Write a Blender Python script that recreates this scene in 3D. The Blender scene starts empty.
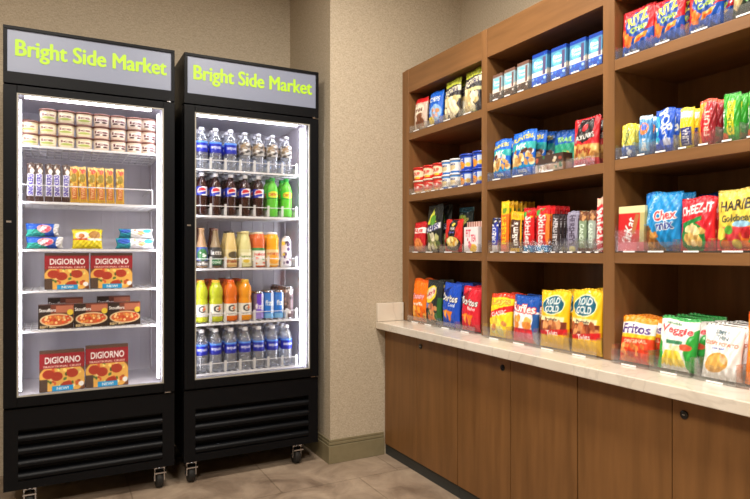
import bpy, math, random
import numpy as np
from mathutils import Vector, Matrix
PI = math.pi
C = bpy.context.scene.collection
SC = bpy.context.scene
# ------------------------------------------------------------------ camera, world, lights, exposure
FPX = 597.0
cam_d = bpy.data.cameras.new('camera'); cam = bpy.data.objects.new('camera', cam_d); C.objects.link(cam)
cam_d.sensor_width = 36; cam_d.lens = FPX/750*36; cam_d.clip_start = .02
cam.location = (0, 0, 1.1); cam.rotation_euler = (PI/2, 0, -math.atan(320/597))
cam_d.shift_y = 2.5/750
SC.camera = cam
w = bpy.data.worlds.new('world'); SC.world = w; w.use_nodes = True
w.node_tree.nodes['Background'].inputs[0].default_value = (.9, .85, .8, 1)
w.node_tree.nodes['Background'].inputs[1].default_value = .3
SC.view_settings.view_transform = 'Standard'; SC.view_settings.look = 'None'
SC.view_settings.gamma = 1; SC.view_settings.use_curve_mapping = False
SC.view_settings.exposure = -.08
try:
    SC.cycles.use_denoising = True; SC.cycles.max_bounces = 10; SC.cycles.transparent_max_bounces = 24
    SC.cycles.caustics_reflective = False; SC.cycles.caustics_refractive = False; SC.cycles.sample_clamp_indirect = 4
except Exception: pass
CEIL = 2.8
LIGHTS = [(.98, 1.80, 38, .25), (.98, .45, 36, .25), (-.15, 1.75, 34, .35), (-.5, -.2, 84, .45)]   # x, y, watts, size of each ceiling lamp
LCOL = (1.0, .93, .84)
LED = 14.5
def lin(c):
    c = np.asarray(c, float)/255
    return np.where(c <= .04045, c/12.92, ((c+.055)/1.055)**2.4)
def L4(c): return tuple(float(v) for v in lin(c)) + (1,)

# ------------------------------------------------------------------ helpers
class MB:
    def __init__(s): s.v = []; s.f = []; s.c = []; s.sm = []
    def add(s, vs, fs, cols=None, smooth=False):
        b = len(s.v); s.v += [tuple(p) for p in vs]; s.f += [tuple(b+i for i in f) for f in fs]
        s.sm += [smooth]*len(fs)
        if cols is not None: s.c += [tuple(q) for q in cols]
        elif s.c: s.c += [(.5, .5, .5)]*len(vs)
    def box(s, x0, x1, y0, y1, z0, z1, M=None, col=None):
        vs = [Vector((x, y, z)) for z in (z0, z1) for y in (y0, y1) for x in (x0, x1)]
        if M: vs = [M @ p for p in vs]
        s.add(vs, [(0, 2, 3, 1), (4, 5, 7, 6), (0, 1, 5, 4), (2, 6, 7, 3), (0, 4, 6, 2), (1, 3, 7, 5)], None if col is None else [col]*8)
        return s
    def tube(s, p, q, r, n=8):
        p, q = Vector(p), Vector(q); d = (q-p).normalized(); a = d.orthogonal().normalized(); b = d.cross(a)
        vs = [e + r*(math.cos(2*PI*i/n)*a + math.sin(2*PI*i/n)*b) for e in (p, q) for i in range(n)]
        s.add(vs, [(i, (i+1) % n, n+(i+1) % n, n+i) for i in range(n)] + [tuple(range(n))[::-1], tuple(range(n, 2*n))], smooth=False); return s
    def lathe(s, prof, n=32, col=None, smooth=True, cx=0, cy=0):
        vs = []; fs = []
        for r, z in prof: vs += [(cx+r*math.sin(2*PI*i/n), cy-r*math.cos(2*PI*i/n), z) for i in range(n)]
        for j in range(len(prof)-1):
            fs += [(j*n+i, j*n+(i+1) % n, (j+1)*n+(i+1) % n, (j+1)*n+i) for i in range(n)]
        fs.append(tuple(range(n))[::-1]); fs.append(tuple((len(prof)-1)*n+i for i in range(n)))
        s.add(vs, fs, None if col is None else [col]*len(vs), smooth); return s
    def build(s, name, m, parent=None, loc=(0, 0, 0), bevel=0, seg=2):
        me = bpy.data.meshes.new(name); me.from_pydata(s.v, [], s.f); me.update()
        me.polygons.foreach_set('use_smooth', s.sm)
        if s.c:
            a = me.color_attributes.new('Col', 'FLOAT_COLOR', 'POINT')
            arr = np.ones((len(s.v), 4), np.float32); arr[:, :3] = np.array(s.c, np.float32); a.data.foreach_set('color', arr.ravel())
        me.materials.append(m)
        o = bpy.data.objects.new(name, me); C.objects.link(o); o.location = loc
        if parent: o.parent = parent
        if bevel:
            b = o.modifiers.new('bevel', 'BEVEL'); b.width = bevel; b.segments = seg; b.limit_method = 'ANGLE'
        return o
def tag(o, label, cat, group=None):
    o['label'] = label; o['category'] = cat
    if group: o['group'] = group
    return o
def struct(o): o['kind'] = 'structure'; return o
def empty(name, loc, rz=0):
    o = bpy.data.objects.new(name, None); C.objects.link(o); o.location = loc; o.rotation_euler = (0, 0, rz); o.empty_display_size = .05
    return o
KIDS = {}
def copy_tree(o, parent=None):
    c = o.copy(); C.objects.link(c)
    if parent: c.parent = parent
    for ch in list(o.children): copy_tree(ch, c)
    return c
# ------------------------------------------------------------------ materials
def mat(name, col=(128, 128, 128), rough=.5, metal=0, spec=.5, **k):
    m = bpy.data.materials.new(name); m.use_nodes = True; b = m.node_tree.nodes['Principled BSDF']
    b.inputs['Base Color'].default_value = L4(col); b.inputs['Roughness'].default_value = rough
    b.inputs['Metallic'].default_value = metal; b.inputs['Specular IOR Level'].default_value = spec
    for key, v in k.items():
        b.inputs[key.replace('_', ' ')].default_value = v
    return m
def nodes(m): return m.node_tree.nodes, m.node_tree.links, m.node_tree.nodes['Principled BSDF']
def noise_mat(name, c1, c2, scale=(1, 1, 1), ns=5, detail=6, rough=.5, bump=0, bscale=None, dist=.002, spec=.5, lo=.3, hi=.7, third=None):
    m = mat(name, c1, rough, spec=spec); N, K, b = nodes(m)
    tc = N.new('ShaderNodeTexCoord'); mp = N.new('ShaderNodeMapping'); mp.inputs['Scale'].default_value = scale
    K.new(tc.outputs['Object'], mp.inputs['Vector'])
    n = N.new('ShaderNodeTexNoise'); n.inputs['Scale'].default_value = ns; n.inputs['Detail'].default_value = detail
    K.new(mp.outputs[0], n.inputs['Vector'])
    r = N.new('ShaderNodeValToRGB'); r.color_ramp.elements[0].position = lo; r.color_ramp.elements[1].position = hi
    r.color_ramp.elements[0].color = L4(c1); r.color_ramp.elements[1].color = L4(c2)
    if third: e = r.color_ramp.elements.new((lo+hi)/2); e.color = L4(third)
    K.new(n.outputs['Fac'], r.inputs[0]); K.new(r.outputs[0], b.inputs['Base Color'])
    if bump:
        bp = N.new('ShaderNodeBump'); bp.inputs['Strength'].default_value = bump; bp.inputs['Distance'].default_value = dist
        src = n
        if bscale:
            src = N.new('ShaderNodeTexNoise'); src.inputs['Scale'].default_value = bscale; src.inputs['Detail'].default_value = 3
            K.new(mp.outputs[0], src.inputs['Vector'])
        K.new(src.outputs['Fac'], bp.inputs['Height']); K.new(bp.outputs[0], b.inputs['Normal'])
    return m
def wall_mat():
    m = mat('woven_wallpaper', (176, 158, 132), .75, spec=.25); N, K, b = nodes(m)
    tc = N.new('ShaderNodeTexCoord')
    outs = []
    for sc_ in ((90, 90, 420), (420, 420, 90)):
        mp = N.new('ShaderNodeMapping'); mp.inputs['Scale'].default_value = sc_; K.new(tc.outputs['Object'], mp.inputs['Vector'])
        n = N.new('ShaderNodeTexNoise'); n.inputs['Scale'].default_value = 1; n.inputs['Detail'].default_value = 2; K.new(mp.outputs[0], n.inputs['Vector']); outs.append(n)
    ad = N.new('ShaderNodeMath'); ad.operation = 'ADD'; K.new(outs[0].outputs['Fac'], ad.inputs[0]); K.new(outs[1].outputs['Fac'], ad.inputs[1])
    r = N.new('ShaderNodeMapRange'); r.inputs[1].default_value = .7; r.inputs[2].default_value = 1.3; K.new(ad.outputs[0], r.inputs[0])
    cr = N.new('ShaderNodeValToRGB'); cr.color_ramp.elements[0].color = L4((160, 146, 124)); cr.color_ramp.elements[1].color = L4((198, 185, 163))
    K.new(r.outputs[0], cr.inputs[0]); K.new(cr.outputs[0], b.inputs['Base Color'])
    bp = N.new('ShaderNodeBump'); bp.inputs['Strength'].default_value = .35; bp.inputs['Distance'].default_value = .001
    K.new(ad.outputs[0], bp.inputs['Height']); K.new(bp.outputs[0], b.inputs['Normal'])
    return m
def floor_mat():
    m = mat('stone_floor_tile', (150, 125, 105), .38); N, K, b = nodes(m)
    tc = N.new('ShaderNodeTexCoord'); mp = N.new('ShaderNodeMapping'); mp.inputs['Location'].default_value = (.31/.61*.61-.005, -2.60+.61*5, 0)
    K.new(tc.outputs['Object'], mp.inputs['Vector'])
    n = N.new('ShaderNodeTexNoise'); n.inputs['Scale'].default_value = 5; n.inputs['Detail'].default_value = 8; n.inputs['Roughness'].default_value = .65; n.inputs['Distortion'].default_value = .6
    K.new(tc.outputs['Object'], n.inputs['Vector'])
    cr = N.new('ShaderNodeValToRGB'); e = cr.color_ramp.elements; e[0].position = .32; e[1].position = .7
    e[0].color = L4((116, 98, 82)); e[1].color = L4((178, 158, 136)); q = e.new(.5); q.color = L4((150, 131, 112))
    K.new(n.outputs['Fac'], cr.inputs[0])
    br = N.new('ShaderNodeTexBrick'); br.offset = .36; br.offset_frequency = 2; br.squash = 1
    br.inputs['Scale'].default_value = 1; br.inputs['Brick Width'].default_value = .61; br.inputs['Row Height'].default_value = .61
    br.inputs['Mortar Size'].default_value = .0035; br.inputs['Mortar Smooth'].default_value = .3
    br.inputs['Color1'].default_value = (1, 1, 1, 1); br.inputs['Color2'].default_value = (.86, .85, .84, 1); br.inputs['Mortar'].default_value = (.62, .6, .56, 1)
    K.new(mp.outputs[0], br.inputs['Vector'])
    mx = N.new('ShaderNodeMix'); mx.data_type = 'RGBA'; mx.blend_type = 'MULTIPLY'; mx.inputs[0].default_value = 1
    K.new(cr.outputs[0], mx.inputs[6]); K.new(br.outputs['Color'], mx.inputs[7]); K.new(mx.outputs[2], b.inputs['Base Color'])
    bp = N.new('ShaderNodeBump'); bp.inputs['Strength'].default_value = .4; bp.inputs['Distance'].default_value = .002; bp.invert = True
    K.new(br.outputs['Fac'], bp.inputs['Height']); K.new(bp.outputs[0], b.inputs['Normal'])
    return m
def printed(name, rough, bump=0, bs=60, coat=0, spec=.5):
    m = mat(name, (200, 200, 200), rough, spec=spec); N, K, b = nodes(m)
    a = N.new('ShaderNodeAttribute'); a.attribute_name = 'Col'; K.new(a.outputs['Color'], b.inputs['Base Color'])
    b.inputs['Coat Weight'].default_value = coat
    if bump:
        tc = N.new('ShaderNodeTexCoord'); n = N.new('ShaderNodeTexNoise'); n.inputs['Scale'].default_value = bs; n.inputs['Detail'].default_value = 2; n.inputs['Distortion'].default_value = .8
        K.new(tc.outputs['Object'], n.inputs['Vector']); bp = N.new('ShaderNodeBump'); bp.inputs['Strength'].default_value = bump; bp.inputs['Distance'].default_value = .003
        K.new(n.outputs['Fac'], bp.inputs['Height']); K.new(bp.outputs[0], b.inputs['Normal'])
    return m
def clear_mat(name, tint=(255, 255, 255), base=.03, edge=.5, rough=.03, diff=0.0):
    m = bpy.data.materials.new(name); m.use_nodes = True; N, K = m.node_tree.nodes, m.node_tree.links; N.clear()
    o = N.new('ShaderNodeOutputMaterial'); t = N.new('ShaderNodeBsdfTransparent'); t.inputs[0].default_value = L4(tint)
    g = N.new('ShaderNodeBsdfGlossy'); g.inputs['Roughness'].default_value = rough
    lw = N.new('ShaderNodeLayerWeight'); lw.inputs[0].default_value = .35
    mr = N.new('ShaderNodeMapRange'); mr.inputs[3].default_value = base; mr.inputs[4].default_value = edge
    K.new(lw.outputs['Facing'], mr.inputs[0])
    mx = N.new('ShaderNodeMixShader'); K.new(mr.outputs[0], mx.inputs[0]); K.new(t.outputs[0], mx.inputs[1]); K.new(g.outputs[0], mx.inputs[2])
    last = mx
    if diff:
        d = N.new('ShaderNodeBsdfDiffuse'); d.inputs[0].default_value = (.9, .9, .9, 1)
        m2 = N.new('ShaderNodeMixShader'); m2.inputs[0].default_value = diff; K.new(mx.outputs[0], m2.inputs[1]); K.new(d.outputs[0], m2.inputs[2]); last = m2
    K.new(last.outputs[0], o.inputs[0]); return m
def emit_mat(name, col, s):
    return mat(name, col, .5, Emission_Color=L4(col), Emission_Strength=s)
WALL = wall_mat(); FLOOR = floor_mat()
WOOD_V = noise_mat('walnut_veneer_vertical', (98, 66, 33), (130, 90, 50), (14, 14, 1.2), 2.0, 8, .42, .06, None, .001, lo=.2, hi=.8, spec=.35)
WOOD_H = noise_mat('walnut_veneer_horizontal', (108, 74, 42), (140, 99, 60), (14, 1.2, 14), 2.0, 8, .42, .06, None, .001, lo=.2, hi=.8, spec=.35)
WOOD_S = noise_mat('walnut_veneer_upright', (108, 74, 42), (140, 99, 60), (14, 14, 1.2), 2.0, 8, .42, .06, None, .001, lo=.2, hi=.8, spec=.35)
def marble():
    m = noise_mat('veined_marble', (224, 217, 204), (208, 196, 178), (1, 1, 1), 3.5, 8, .12, lo=.35, hi=.7)
    N, K, b = nodes(m)
    tc = N.new('ShaderNodeTexCoord'); n = N.new('ShaderNodeTexNoise'); n.inputs['Scale'].default_value = 2.6; n.inputs['Detail'].default_value = 6; n.inputs['Distortion'].default_value = 1.6
    K.new(tc.outputs['Object'], n.inputs['Vector'])
    r = N.new('ShaderNodeValToRGB'); e = r.color_ramp.elements; e[0].position = .475; e[1].position = .525; e[0].color = e[1].color = (1, 1, 1, 1); q = e.new(.5); q.color = (.62, .6, .58, 1)
    K.new(n.outputs['Fac'], r.inputs[0]); old = b.inputs['Base Color'].links[0].from_socket
    mx = N.new('ShaderNodeMix'); mx.data_type = 'RGBA'; mx.blend_type = 'MULTIPLY'; mx.inputs[0].default_value = .3
    K.new(old, mx.inputs[6]); K.new(r.outputs[0], mx.inputs[7]); K.new(mx.outputs[2], b.inputs['Base Color']); return m
MARBLE = marble()
BASEB = noise_mat('olive_baseboard_paint', (122, 112, 84), (128, 118, 90), ns=30, rough=.5)
PLASTER = noise_mat('ceiling_paint', (222, 214, 200), (228, 220, 206), ns=40, rough=.9)
BLACK = noise_mat('black_powder_coat', (7, 8, 11), (10, 11, 14), ns=200, rough=.42, bump=.04, dist=.0005, spec=.14)
BLACKG = mat('black_gloss_trim', (16, 16, 18), .25)
TOEKICK = mat('dark_rubber_toe_kick', (46, 48, 46), .6)  # dark grey of the rubber toe strip itself
LINER = noise_mat('white_fridge_liner', (206, 204, 214), (214, 212, 222), (8, 8, .3), 3, 2, .4)
WIRE = mat('white_coated_wire', (228, 228, 232), .35)
CHROME = mat('chrome', (200, 200, 205), .2, 1)
RUBBER = mat('black_rubber', (22, 22, 22), .6)
LEDM = emit_mat('white_light_strip', (246, 246, 255), LED)
GASKET = mat('grey_door_gasket', (150, 146, 135), .5)
GLASS = clear_mat('door_glass', base=.015, edge=.35)
ACRYL = clear_mat('clear_acrylic', base=.035, edge=.5, rough=.16, diff=.02)
SIGN = mat('lavender_grey_sign_film', (120, 126, 144), .35, Emission_Color=L4((160, 166, 186)), Emission_Strength=.10)
LIME = mat('lime_lettering', (160, 200, 30), .5, Emission_Color=L4((170, 214, 20)), Emission_Strength=.12)
FOIL = printed('printed_foil', .34, .3, 45, .15, .4)
PAPER = printed('printed_carton', .4, spec=.4)
WRAP = printed('printed_wrapper', .3, .3, 90, .2)
WHITEP = mat('white_plastic', (235, 235, 235), .35)
DASHM = mat('white_front_dash', (240, 240, 240), .5)
def plastic(name, c, r=.3, **k): return mat(name, c, r, **k)
WATER = clear_mat('clear_water_bottle', (232, 240, 250), base=.10, edge=.7, rough=.06, diff=.13)

# ------------------------------------------------------------------ printed designs rasterised into vertex colours
_glyph = {}
def glyphs(s):
    if s in _glyph: return _glyph[s]
    cu = bpy.data.curves.new('t', 'FONT'); cu.body = s; cu.offset = .022; cu.resolution_u = 3; cu.fill_mode = 'FRONT'
    o = bpy.data.objects.new('t', cu); C.objects.link(o); dg = bpy.context.evaluated_depsgraph_get(); dg.update()
    me = o.evaluated_get(dg).to_mesh(); me.calc_loop_triangles()
    V = np.array([v.co[:2] for v in me.vertices]); T = np.array([t.vertices[:] for t in me.loop_triangles])
    o.evaluated_get(dg).to_mesh_clear(); bpy.data.objects.remove(o); bpy.data.curves.remove(cu)
    V = (V-V.min(0))/(V.max(0)-V.min(0)); _glyph[s] = (V, T); return _glyph[s]
class Cv:
    def __init__(s, bg, nx=56, ny=72, asp=.8):
        s.nx, s.ny, s.ss, s.asp, s.bg = nx, ny, 3, asp, bg; W, H = nx*3, ny*3
        s.A = np.empty((H, W, 3)); s.A[:] = bg
        s.X, s.Y = np.meshgrid((np.arange(W)+.5)/W, (np.arange(H)+.5)/H)
    def put(s, m, c): s.A[m] = c; return s
    def rect(s, x0, y0, x1, y1, c): return s.put((s.X >= x0) & (s.X <= x1) & (s.Y >= y0) & (s.Y <= y1), c)
    def ell(s, cx, cy, rx, ry, c, rot=0):
        r = math.radians(rot); dx = (s.X-cx)*s.asp; dy = s.Y-cy
        u = dx*math.cos(r)+dy*math.sin(r); v = -dx*math.sin(r)+dy*math.cos(r)
        return s.put((u/(rx*s.asp))**2+(v/ry)**2 <= 1, c)
    def poly(s, P, c):
        m = np.zeros(s.X.shape, bool); n = len(P)
        for i in range(n):
            (xa, ya), (xb, yb) = P[i], P[(i+1) % n]
            if ya == yb: continue
            k = ((ya > s.Y) != (yb > s.Y)) & (s.X < (xb-xa)*(s.Y-ya)/(yb-ya)+xa); m ^= k
        return s.put(m, c)
    def text(s, t, x0, y0, x1, y1, c, rot=0, out=None, ow=2):
        V, T = glyphs(t); H, W = s.X.shape; cx, cy = (x0+x1)/2, (y0+y1)/2; r = math.radians(rot)
        px = (V[:, 0]-.5)*(x1-x0)*s.asp; py = (V[:, 1]-.5)*(y1-y0)
        qx = (px*math.cos(r)-py*math.sin(r))/s.asp+cx; qy = px*math.sin(r)+py*math.cos(r)+cy
        Q = np.stack([qx*W-.5, qy*H-.5], 1); m = np.zeros((H, W), bool)
        for a, b_, c_ in T:
            A, B, D = Q[a], Q[b_], Q[c_]
            lo = np.floor(np.minimum(np.minimum(A, B), D)).astype(int); hi = np.ceil(np.maximum(np.maximum(A, B), D)).astype(int)
            lo = np.maximum(lo, 0); hi = np.minimum(hi, [W-1, H-1])
            if (hi < lo).any(): continue
            gx, gy = np.meshgrid(np.arange(lo[0], hi[0]+1), np.arange(lo[1], hi[1]+1))
            d = (B[0]-A[0])*(D[1]-A[1])-(D[0]-A[0])*(B[1]-A[1])
            if abs(d) < 1e-9: continue
            w1 = ((gx-A[0])*(D[1]-A[1])-(D[0]-A[0])*(gy-A[1]))/d; w2 = ((B[0]-A[0])*(gy-A[1])-(gx-A[0])*(B[1]-A[1]))/d
            e = .02
            m[lo[1]:hi[1]+1, lo[0]:hi[0]+1] |= (w1 >= -e) & (w2 >= -e) & (w1+w2 <= 1+e)
        if out is not None:
            g = m.copy()
            for _ in range(ow):
                h = g.copy(); h[1:] |= g[:-1]; h[:-1] |= g[1:]; h[:, 1:] |= g[:, :-1]; h[:, :-1] |= g[:, 1:]; g = h
            s.put(g, out)
        return s.put(m, c)
    def vtext(s, t, yc, L, T, c, rot=90, out=None, ow=1, xc=.5):
        h = L/s.asp/2; return s.text(t, xc-h, yc-T*s.asp/2, xc+h, yc+T*s.asp/2, c, rot, out, ow)
    def blobs(s, n, x0, y0, x1, y1, r, cols, seed=1, el=.6):
        R = random.Random(seed)
        for i in range(n):
            q = R.uniform(.7, 1.2)*r; c = R.choice(cols); k = R.uniform(.85, 1.1)
            s.ell(R.uniform(x0, x1), R.uniform(y0, y1), q, q*el*s.asp*1.2, tuple(min(255, v*k) for v in c), R.uniform(0, 180))
        return s
    def out(s):
        a = s.A.reshape(s.ny, 3, s.nx, 3, 3).mean((1, 3)); return lin(a)
W_ = (245, 243, 238); K_ = (25, 22, 22); RD = (205, 28, 34); YL = (250, 205, 30); OR = (240, 120, 20); BL = (28, 78, 190); GR = (50, 150, 60)
def D(name):
    """one front design per kind of pack"""
    if name in ('popcorn', 'popcorn2'):
        c = Cv((52, 48, 50)); c.rect(0, .82, 1, 1, (176, 184, 60)); c.poly([(0, .58), (1, .68), (1, .80), (0, .72)], (228, 222, 186)); c.text('POPCORN', .1, .62, .9, .74, (60, 50, 90), 5)
        c.rect(0, .48, 1, .56, (215, 208, 150)); c.blobs(26, .15, .1, .85, .5, .13, [(240, 224, 180), (226, 200, 140), (250, 240, 214)], 3 if name == 'popcorn' else 8, .8)
    elif name == 'cookie':
        c = Cv((206, 184, 166), 40, 50); c.rect(0, .84, 1, 1, RD); c.ell(.5, .62, .36, .18, (236, 222, 200)); c.text('mini', .25, .56, .75, .68, (90, 40, 30)); c.blobs(10, .2, .1, .8, .45, .13, [(170, 112, 70), (120, 70, 44)], 2, .8)
    elif name == 'bluecookie':
        c = Cv((24, 96, 204), 40, 50); c.ell(.62, .36, .34, .24, (150, 190, 232)); c.ell(.3, .16, .2, .12, (236, 206, 70)); c.text('CHIPS', .15, .68, .85, .82, W_, 0); c.blobs(6, .45, .25, .8, .45, .1, [(226, 170, 160), (206, 140, 90)], 5)
    elif name == 'cup_red':
        c = Cv((214, 40, 30), 48, 24, 1.6); c.ell(.5, .52, .24, .34, (246, 226, 190)); c.text('SOUP', .38, .4, .62, .68, (200, 30, 30)); c.blobs(4, .42, .12, .6, .3, .05, [OR, (240, 190, 60)], 2)
    elif name == 'cup_cream':
        c = Cv((230, 214, 186), 48, 24, 1.6); c.rect(0, .75, 1, 1, (200, 50, 40)); c.ell(.5, .45, .2, .3, (210, 60, 50)); c.text('SOUP', .4, .36, .6, .58, W_); c.blobs(5, .3, .05, .7, .25, .05, [(120, 150, 70), (220, 150, 80)], 2)  # cream paints the tray lip's reflection onto the lower cups
    elif name == 'cup_white':
        c = Cv((238, 236, 230), 48, 24, 1.6); c.rect(0, .0, 1, .16, (50, 110, 190)); c.rect(0, .8, 1, 1, (70, 130, 200)); c.ell(.5, .45, .12, .22, (216, 196, 150)); c.text('Oats', .38, .58, .62, .78, (60, 70, 130))
    elif name == 'cup_blue':
        c = Cv((28, 66, 176), 48, 24, 1.6); c.text('Mac', .3, .55, .52, .85, W_); c.ell(.46, .32, .1, .26, (240, 150, 40)); c.rect(.56, .2, .68, .8, (200, 214, 236)); c.ell(.62, .35, .05, .14, (240, 190, 60))
    elif name == 'nutsmall':
        c = Cv((196, 30, 38), 40, 50); c.rect(0, .62, 1, .8, W_); c.text('Nuts', .15, .64, .85, .78, RD); c.ell(.5, .24, .36, .22, (222, 132, 70)); c.blobs(8, .3, .12, .7, .34, .1, [(240, 150, 80), (190, 90, 50)], 6)
    elif name == 'blackchip':
        c = Cv((30, 34, 32)); c.poly([(.2, .58), (.45, .95), (.75, .62)], (210, 214, 70)); c.ell(.52, .66, .2, .12, (90, 150, 50)); c.poly([(.05, .5), (.95, .62), (.95, .50), (.05, .38)], (226, 226, 230)); c.text('CHIPS', .12, .43, .88, .56, (50, 50, 120), 7)
        c.blobs(14, .2, .1, .85, .34, .11, [(226, 220, 190), (180, 180, 120), (96, 110, 60)], 4, .8)
    elif name == 'greenchip':
        c = Cv((28, 44, 44)); c.ell(.4, .7, .3, .14, (150, 170, 60)); c.text('CRISP', .15, .62, .8, .74, (240, 220, 120), 5); c.rect(0, .9, 1, 1, (60, 110, 130)); c.ell(.6, .3, .3, .2, (170, 90, 50))
    elif name == 'stirfry':
        c = Cv((204, 36, 30)); c.rect(.36, .42, .74, 1, (26, 24, 28)); c.ell(.55, .84, .1, .06, (240, 220, 90)); c.text('WOK', .42, .66, .68, .76, W_); c.text('bowl', .42, .56, .68, .63, (120, 120, 220))
        c.ell(.56, .25, .4, .22, K_); c.ell(.56, .3, .33, .16, (232, 200, 110)); c.blobs(14, .35, .22, .78, .38, .09, [(240, 214, 130), (210, 160, 70), (250, 235, 190)], 4)
    elif name == 'whitepink':
        c = Cv((244, 234, 236), 44, 40, 1); c.text('FIT', .14, .6, .5, .88, (214, 60, 90)); c.text('TEA', .5, .42, .86, .68, (214, 60, 90)); c.ell(.66, .16, .26, .16, (244, 196, 50)); c.blobs(5, .2, .2, .5, .5, .09, [(228, 110, 130)], 3)
    elif name == 'stripebox':
        c = Cv((170, 110, 96), 40, 12, 3); [c.rect(i/8, 0, i/8+.06, 1, (236, 206, 196)) for i in range(8)]
    elif name == 'cheetos':
        c = Cv((244, 120, 22)); c.text('Crunchy', .14, .5, .86, .66, (246, 214, 220), 3, (190, 40, 50)); c.text('puffs', .2, .36, .8, .46, W_); c.blobs(16, .15, .08, .85, .3, .12, [(250, 150, 40), (226, 96, 14), (250, 180, 80)], 4); c.rect(0, .93, 1, 1, (220, 90, 10))
    elif name == 'lays_black':
        c = Cv((34, 40, 42)); c.ell(.42, .68, .34, .2, (244, 214, 60), 18); c.ell(.42, .70, .3, .13, (232, 210, 190), 18); c.text("Lay's", .18, .62, .68, .78, (180, 40, 60), 14)
        c.ell(.2, .42, .15, .07, (110, 130, 190)); c.blobs(12, .3, .12, .8, .42, .12, [(200, 120, 80), (226, 160, 100), (60, 110, 70)], 4); c.rect(.85, 0, 1, .6, (40, 90, 40))
    elif name in ('doritos_blue', 'doritos_red'):
        b = (24, 76, 190) if name[-1] == 'e' else (214, 34, 52)
        c = Cv(b); c.poly([(.02, .74), (.5, .95), (.36, .55)], (10, 40, 120) if name[-1] == 'e' else (150, 16, 30)); c.text('Doritos', .1, .58, .92, .74, W_, -4, K_); c.text('Cool' if name[-1] == 'e' else 'Nacho', .5, .47, .84, .55, W_, -4)
        c.poly([(.18, .36), (.46, .40), (.36, .16)], (244, 150, 40)); c.poly([(.44, .38), (.76, .36), (.56, .12)], (236, 128, 28)); c.poly([(.24, .34), (.42, .36), (.35, .24)], (250, 180, 80))
    elif name in ('rice_brown', 'rice_blue'):
        br = name == 'rice_brown'; c = Cv((150, 184, 196) if br else (84, 146, 186), 40, 60, .65); c.rect(0, .88, 1, 1, (120, 88, 76) if br else (28, 66, 160)); c.ell(.4, .62, .34, .2, (110, 196, 214)); c.text('Rice', .14, .64, .7, .76, W_); c.text('Treat', .14, .52, .7, .62, W_)
        c.rect(0, .26, 1, .42, (232, 222, 206)); c.rect(0, 0, 1, .28, (70, 46, 36) if br else (20, 90, 214)); c.blobs(8, .1, .06, .9, .24, .09, [(110, 80, 66), (220, 214, 206)] if br else [(40, 130, 240), (180, 220, 250)], 5); c.rect(.72, .3, .9, .84, (120, 90, 90) if br else (90, 80, 120))
    elif name in ('planters', 'planters2'):
        c = Cv((22, 100, 206)); c.text('PLANTERS', .1, .78, .9, .88, (246, 214, 40), 4); c.rect(0, .56, 1, .72, (50, 170, 170)); c.text('MIX', .3, .58, .7, .70, W_)
        c.blobs(10, .08, .46, .92, .56, .1, [(90, 50, 40), (180, 120, 80), (236, 220, 200)], 6 if name == 'planters' else 9); c.rect(0, .18, 1, .26, (30, 150, 210)); c.blobs(22, .08, .26, .92, .44, .1, [(232, 190, 120), (206, 150, 84), (246, 222, 170)], 4); c.text('nuts', .35, .08, .68, .16, W_)
    elif name == 'bluegreen':
        c = Cv((26, 84, 170)); c.rect(0, .2, 1, .66, (44, 150, 120)); c.text('TRAIL', .2, .7, .8, .82, (160, 210, 80)); c.blobs(8, .15, .2, .85, .5, .1, [(90, 180, 110), (200, 170, 90)], 6)
    elif name == 'flatbox':
        c = Cv((70, 52, 44), 60, 24, 2.2); c.rect(0, .0, 1, .42, (180, 150, 120)); c.blobs(16, .06, .1, .94, .9, .06, [(220, 196, 160), (60, 110, 70), (150, 70, 50), (240, 230, 210)], 5)
    elif name == 'jerky':
        c = Cv((206, 34, 44)); c.poly([(.3, 1), (.8, .95), (.86, .55), (.5, .45), (.16, .58)], (34, 28, 30)); c.ell(.52, .78, .12, .08, (200, 40, 50)); c.text("JACK LINK'S", .16, .5, .88, .64, W_, 4, K_, 1)
        c.rect(0, .14, 1, .42, (206, 160, 90)); c.blobs(12, .1, .16, .9, .4, .1, [(190, 130, 60), (226, 186, 110)], 5); c.text('Jerky', .2, .22, .8, .36, (150, 40, 30)); c.rect(0, 0, 1, .14, (216, 60, 70))
    elif name == 'tube_blue':
        c = Cv((230, 230, 236), 20, 60, .35); c.rect(0, .2, 1, .75, (40, 60, 170)); c.vtext('OREO', .48, .48, .6, W_); c.rect(0, .8, 1, 1, (50, 50, 60)); c.blobs(5, .2, .78, .8, .98, .2, [W_, (40, 50, 140)], 3)
    elif name == 'reese':
        c = Cv((240, 110, 30), 24, 70, .3); c.rect(0, .74, 1, 1, (246, 200, 30)); c.ell(.5, .82, .28, .06, (110, 150, 40)); c.vtext("REESE'S", .43, .54, .55, (246, 214, 40), 90, (110, 50, 20)); c.rect(0, 0, 1, .14, (240, 130, 110))
    elif name == 'mms':
        c = Cv((244, 190, 36), 28, 60, .42); c.rect(.1, .1, .92, .8, (74, 40, 28)); c.vtext("m&m's", .46, .58, .55, W_); c.ell(.5, .9, .3, .06, (240, 160, 30))
    elif name in ('skittles', 'skittles2'):
        c = Cv((206, 24, 30), 28, 60, .42); c.blobs(8, .1, .82, .9, .98, .2, [(240, 130, 30), (60, 160, 60), (246, 210, 40), RD], 3); c.vtext('Skittles', .5, .62, .5, W_, -90, (120, 10, 20))
        if name[-1] == '2': c.rect(.78, .1, 1, .8, (240, 130, 50))
        c.rect(0, 0, 1, .15, (50, 130, 200)); c.blobs(5, .1, .02, .9, .14, .16, [W_, (90, 180, 230)], 4)
    elif name in ('hersheys', 'hersheys2'):
        dk = name == 'hersheys'; c = Cv((48, 36, 40) if dk else (150, 146, 170), 24, 60, .3); c.vtext("HERSHEY'S", .53, .72, .55, (216, 214, 220) if dk else (60, 50, 70), -90); c.ell(.5, .08, .34, .07, (160, 160, 170) if dk else (236, 230, 170))
    elif name in ('coco', 'almond'):
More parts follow.
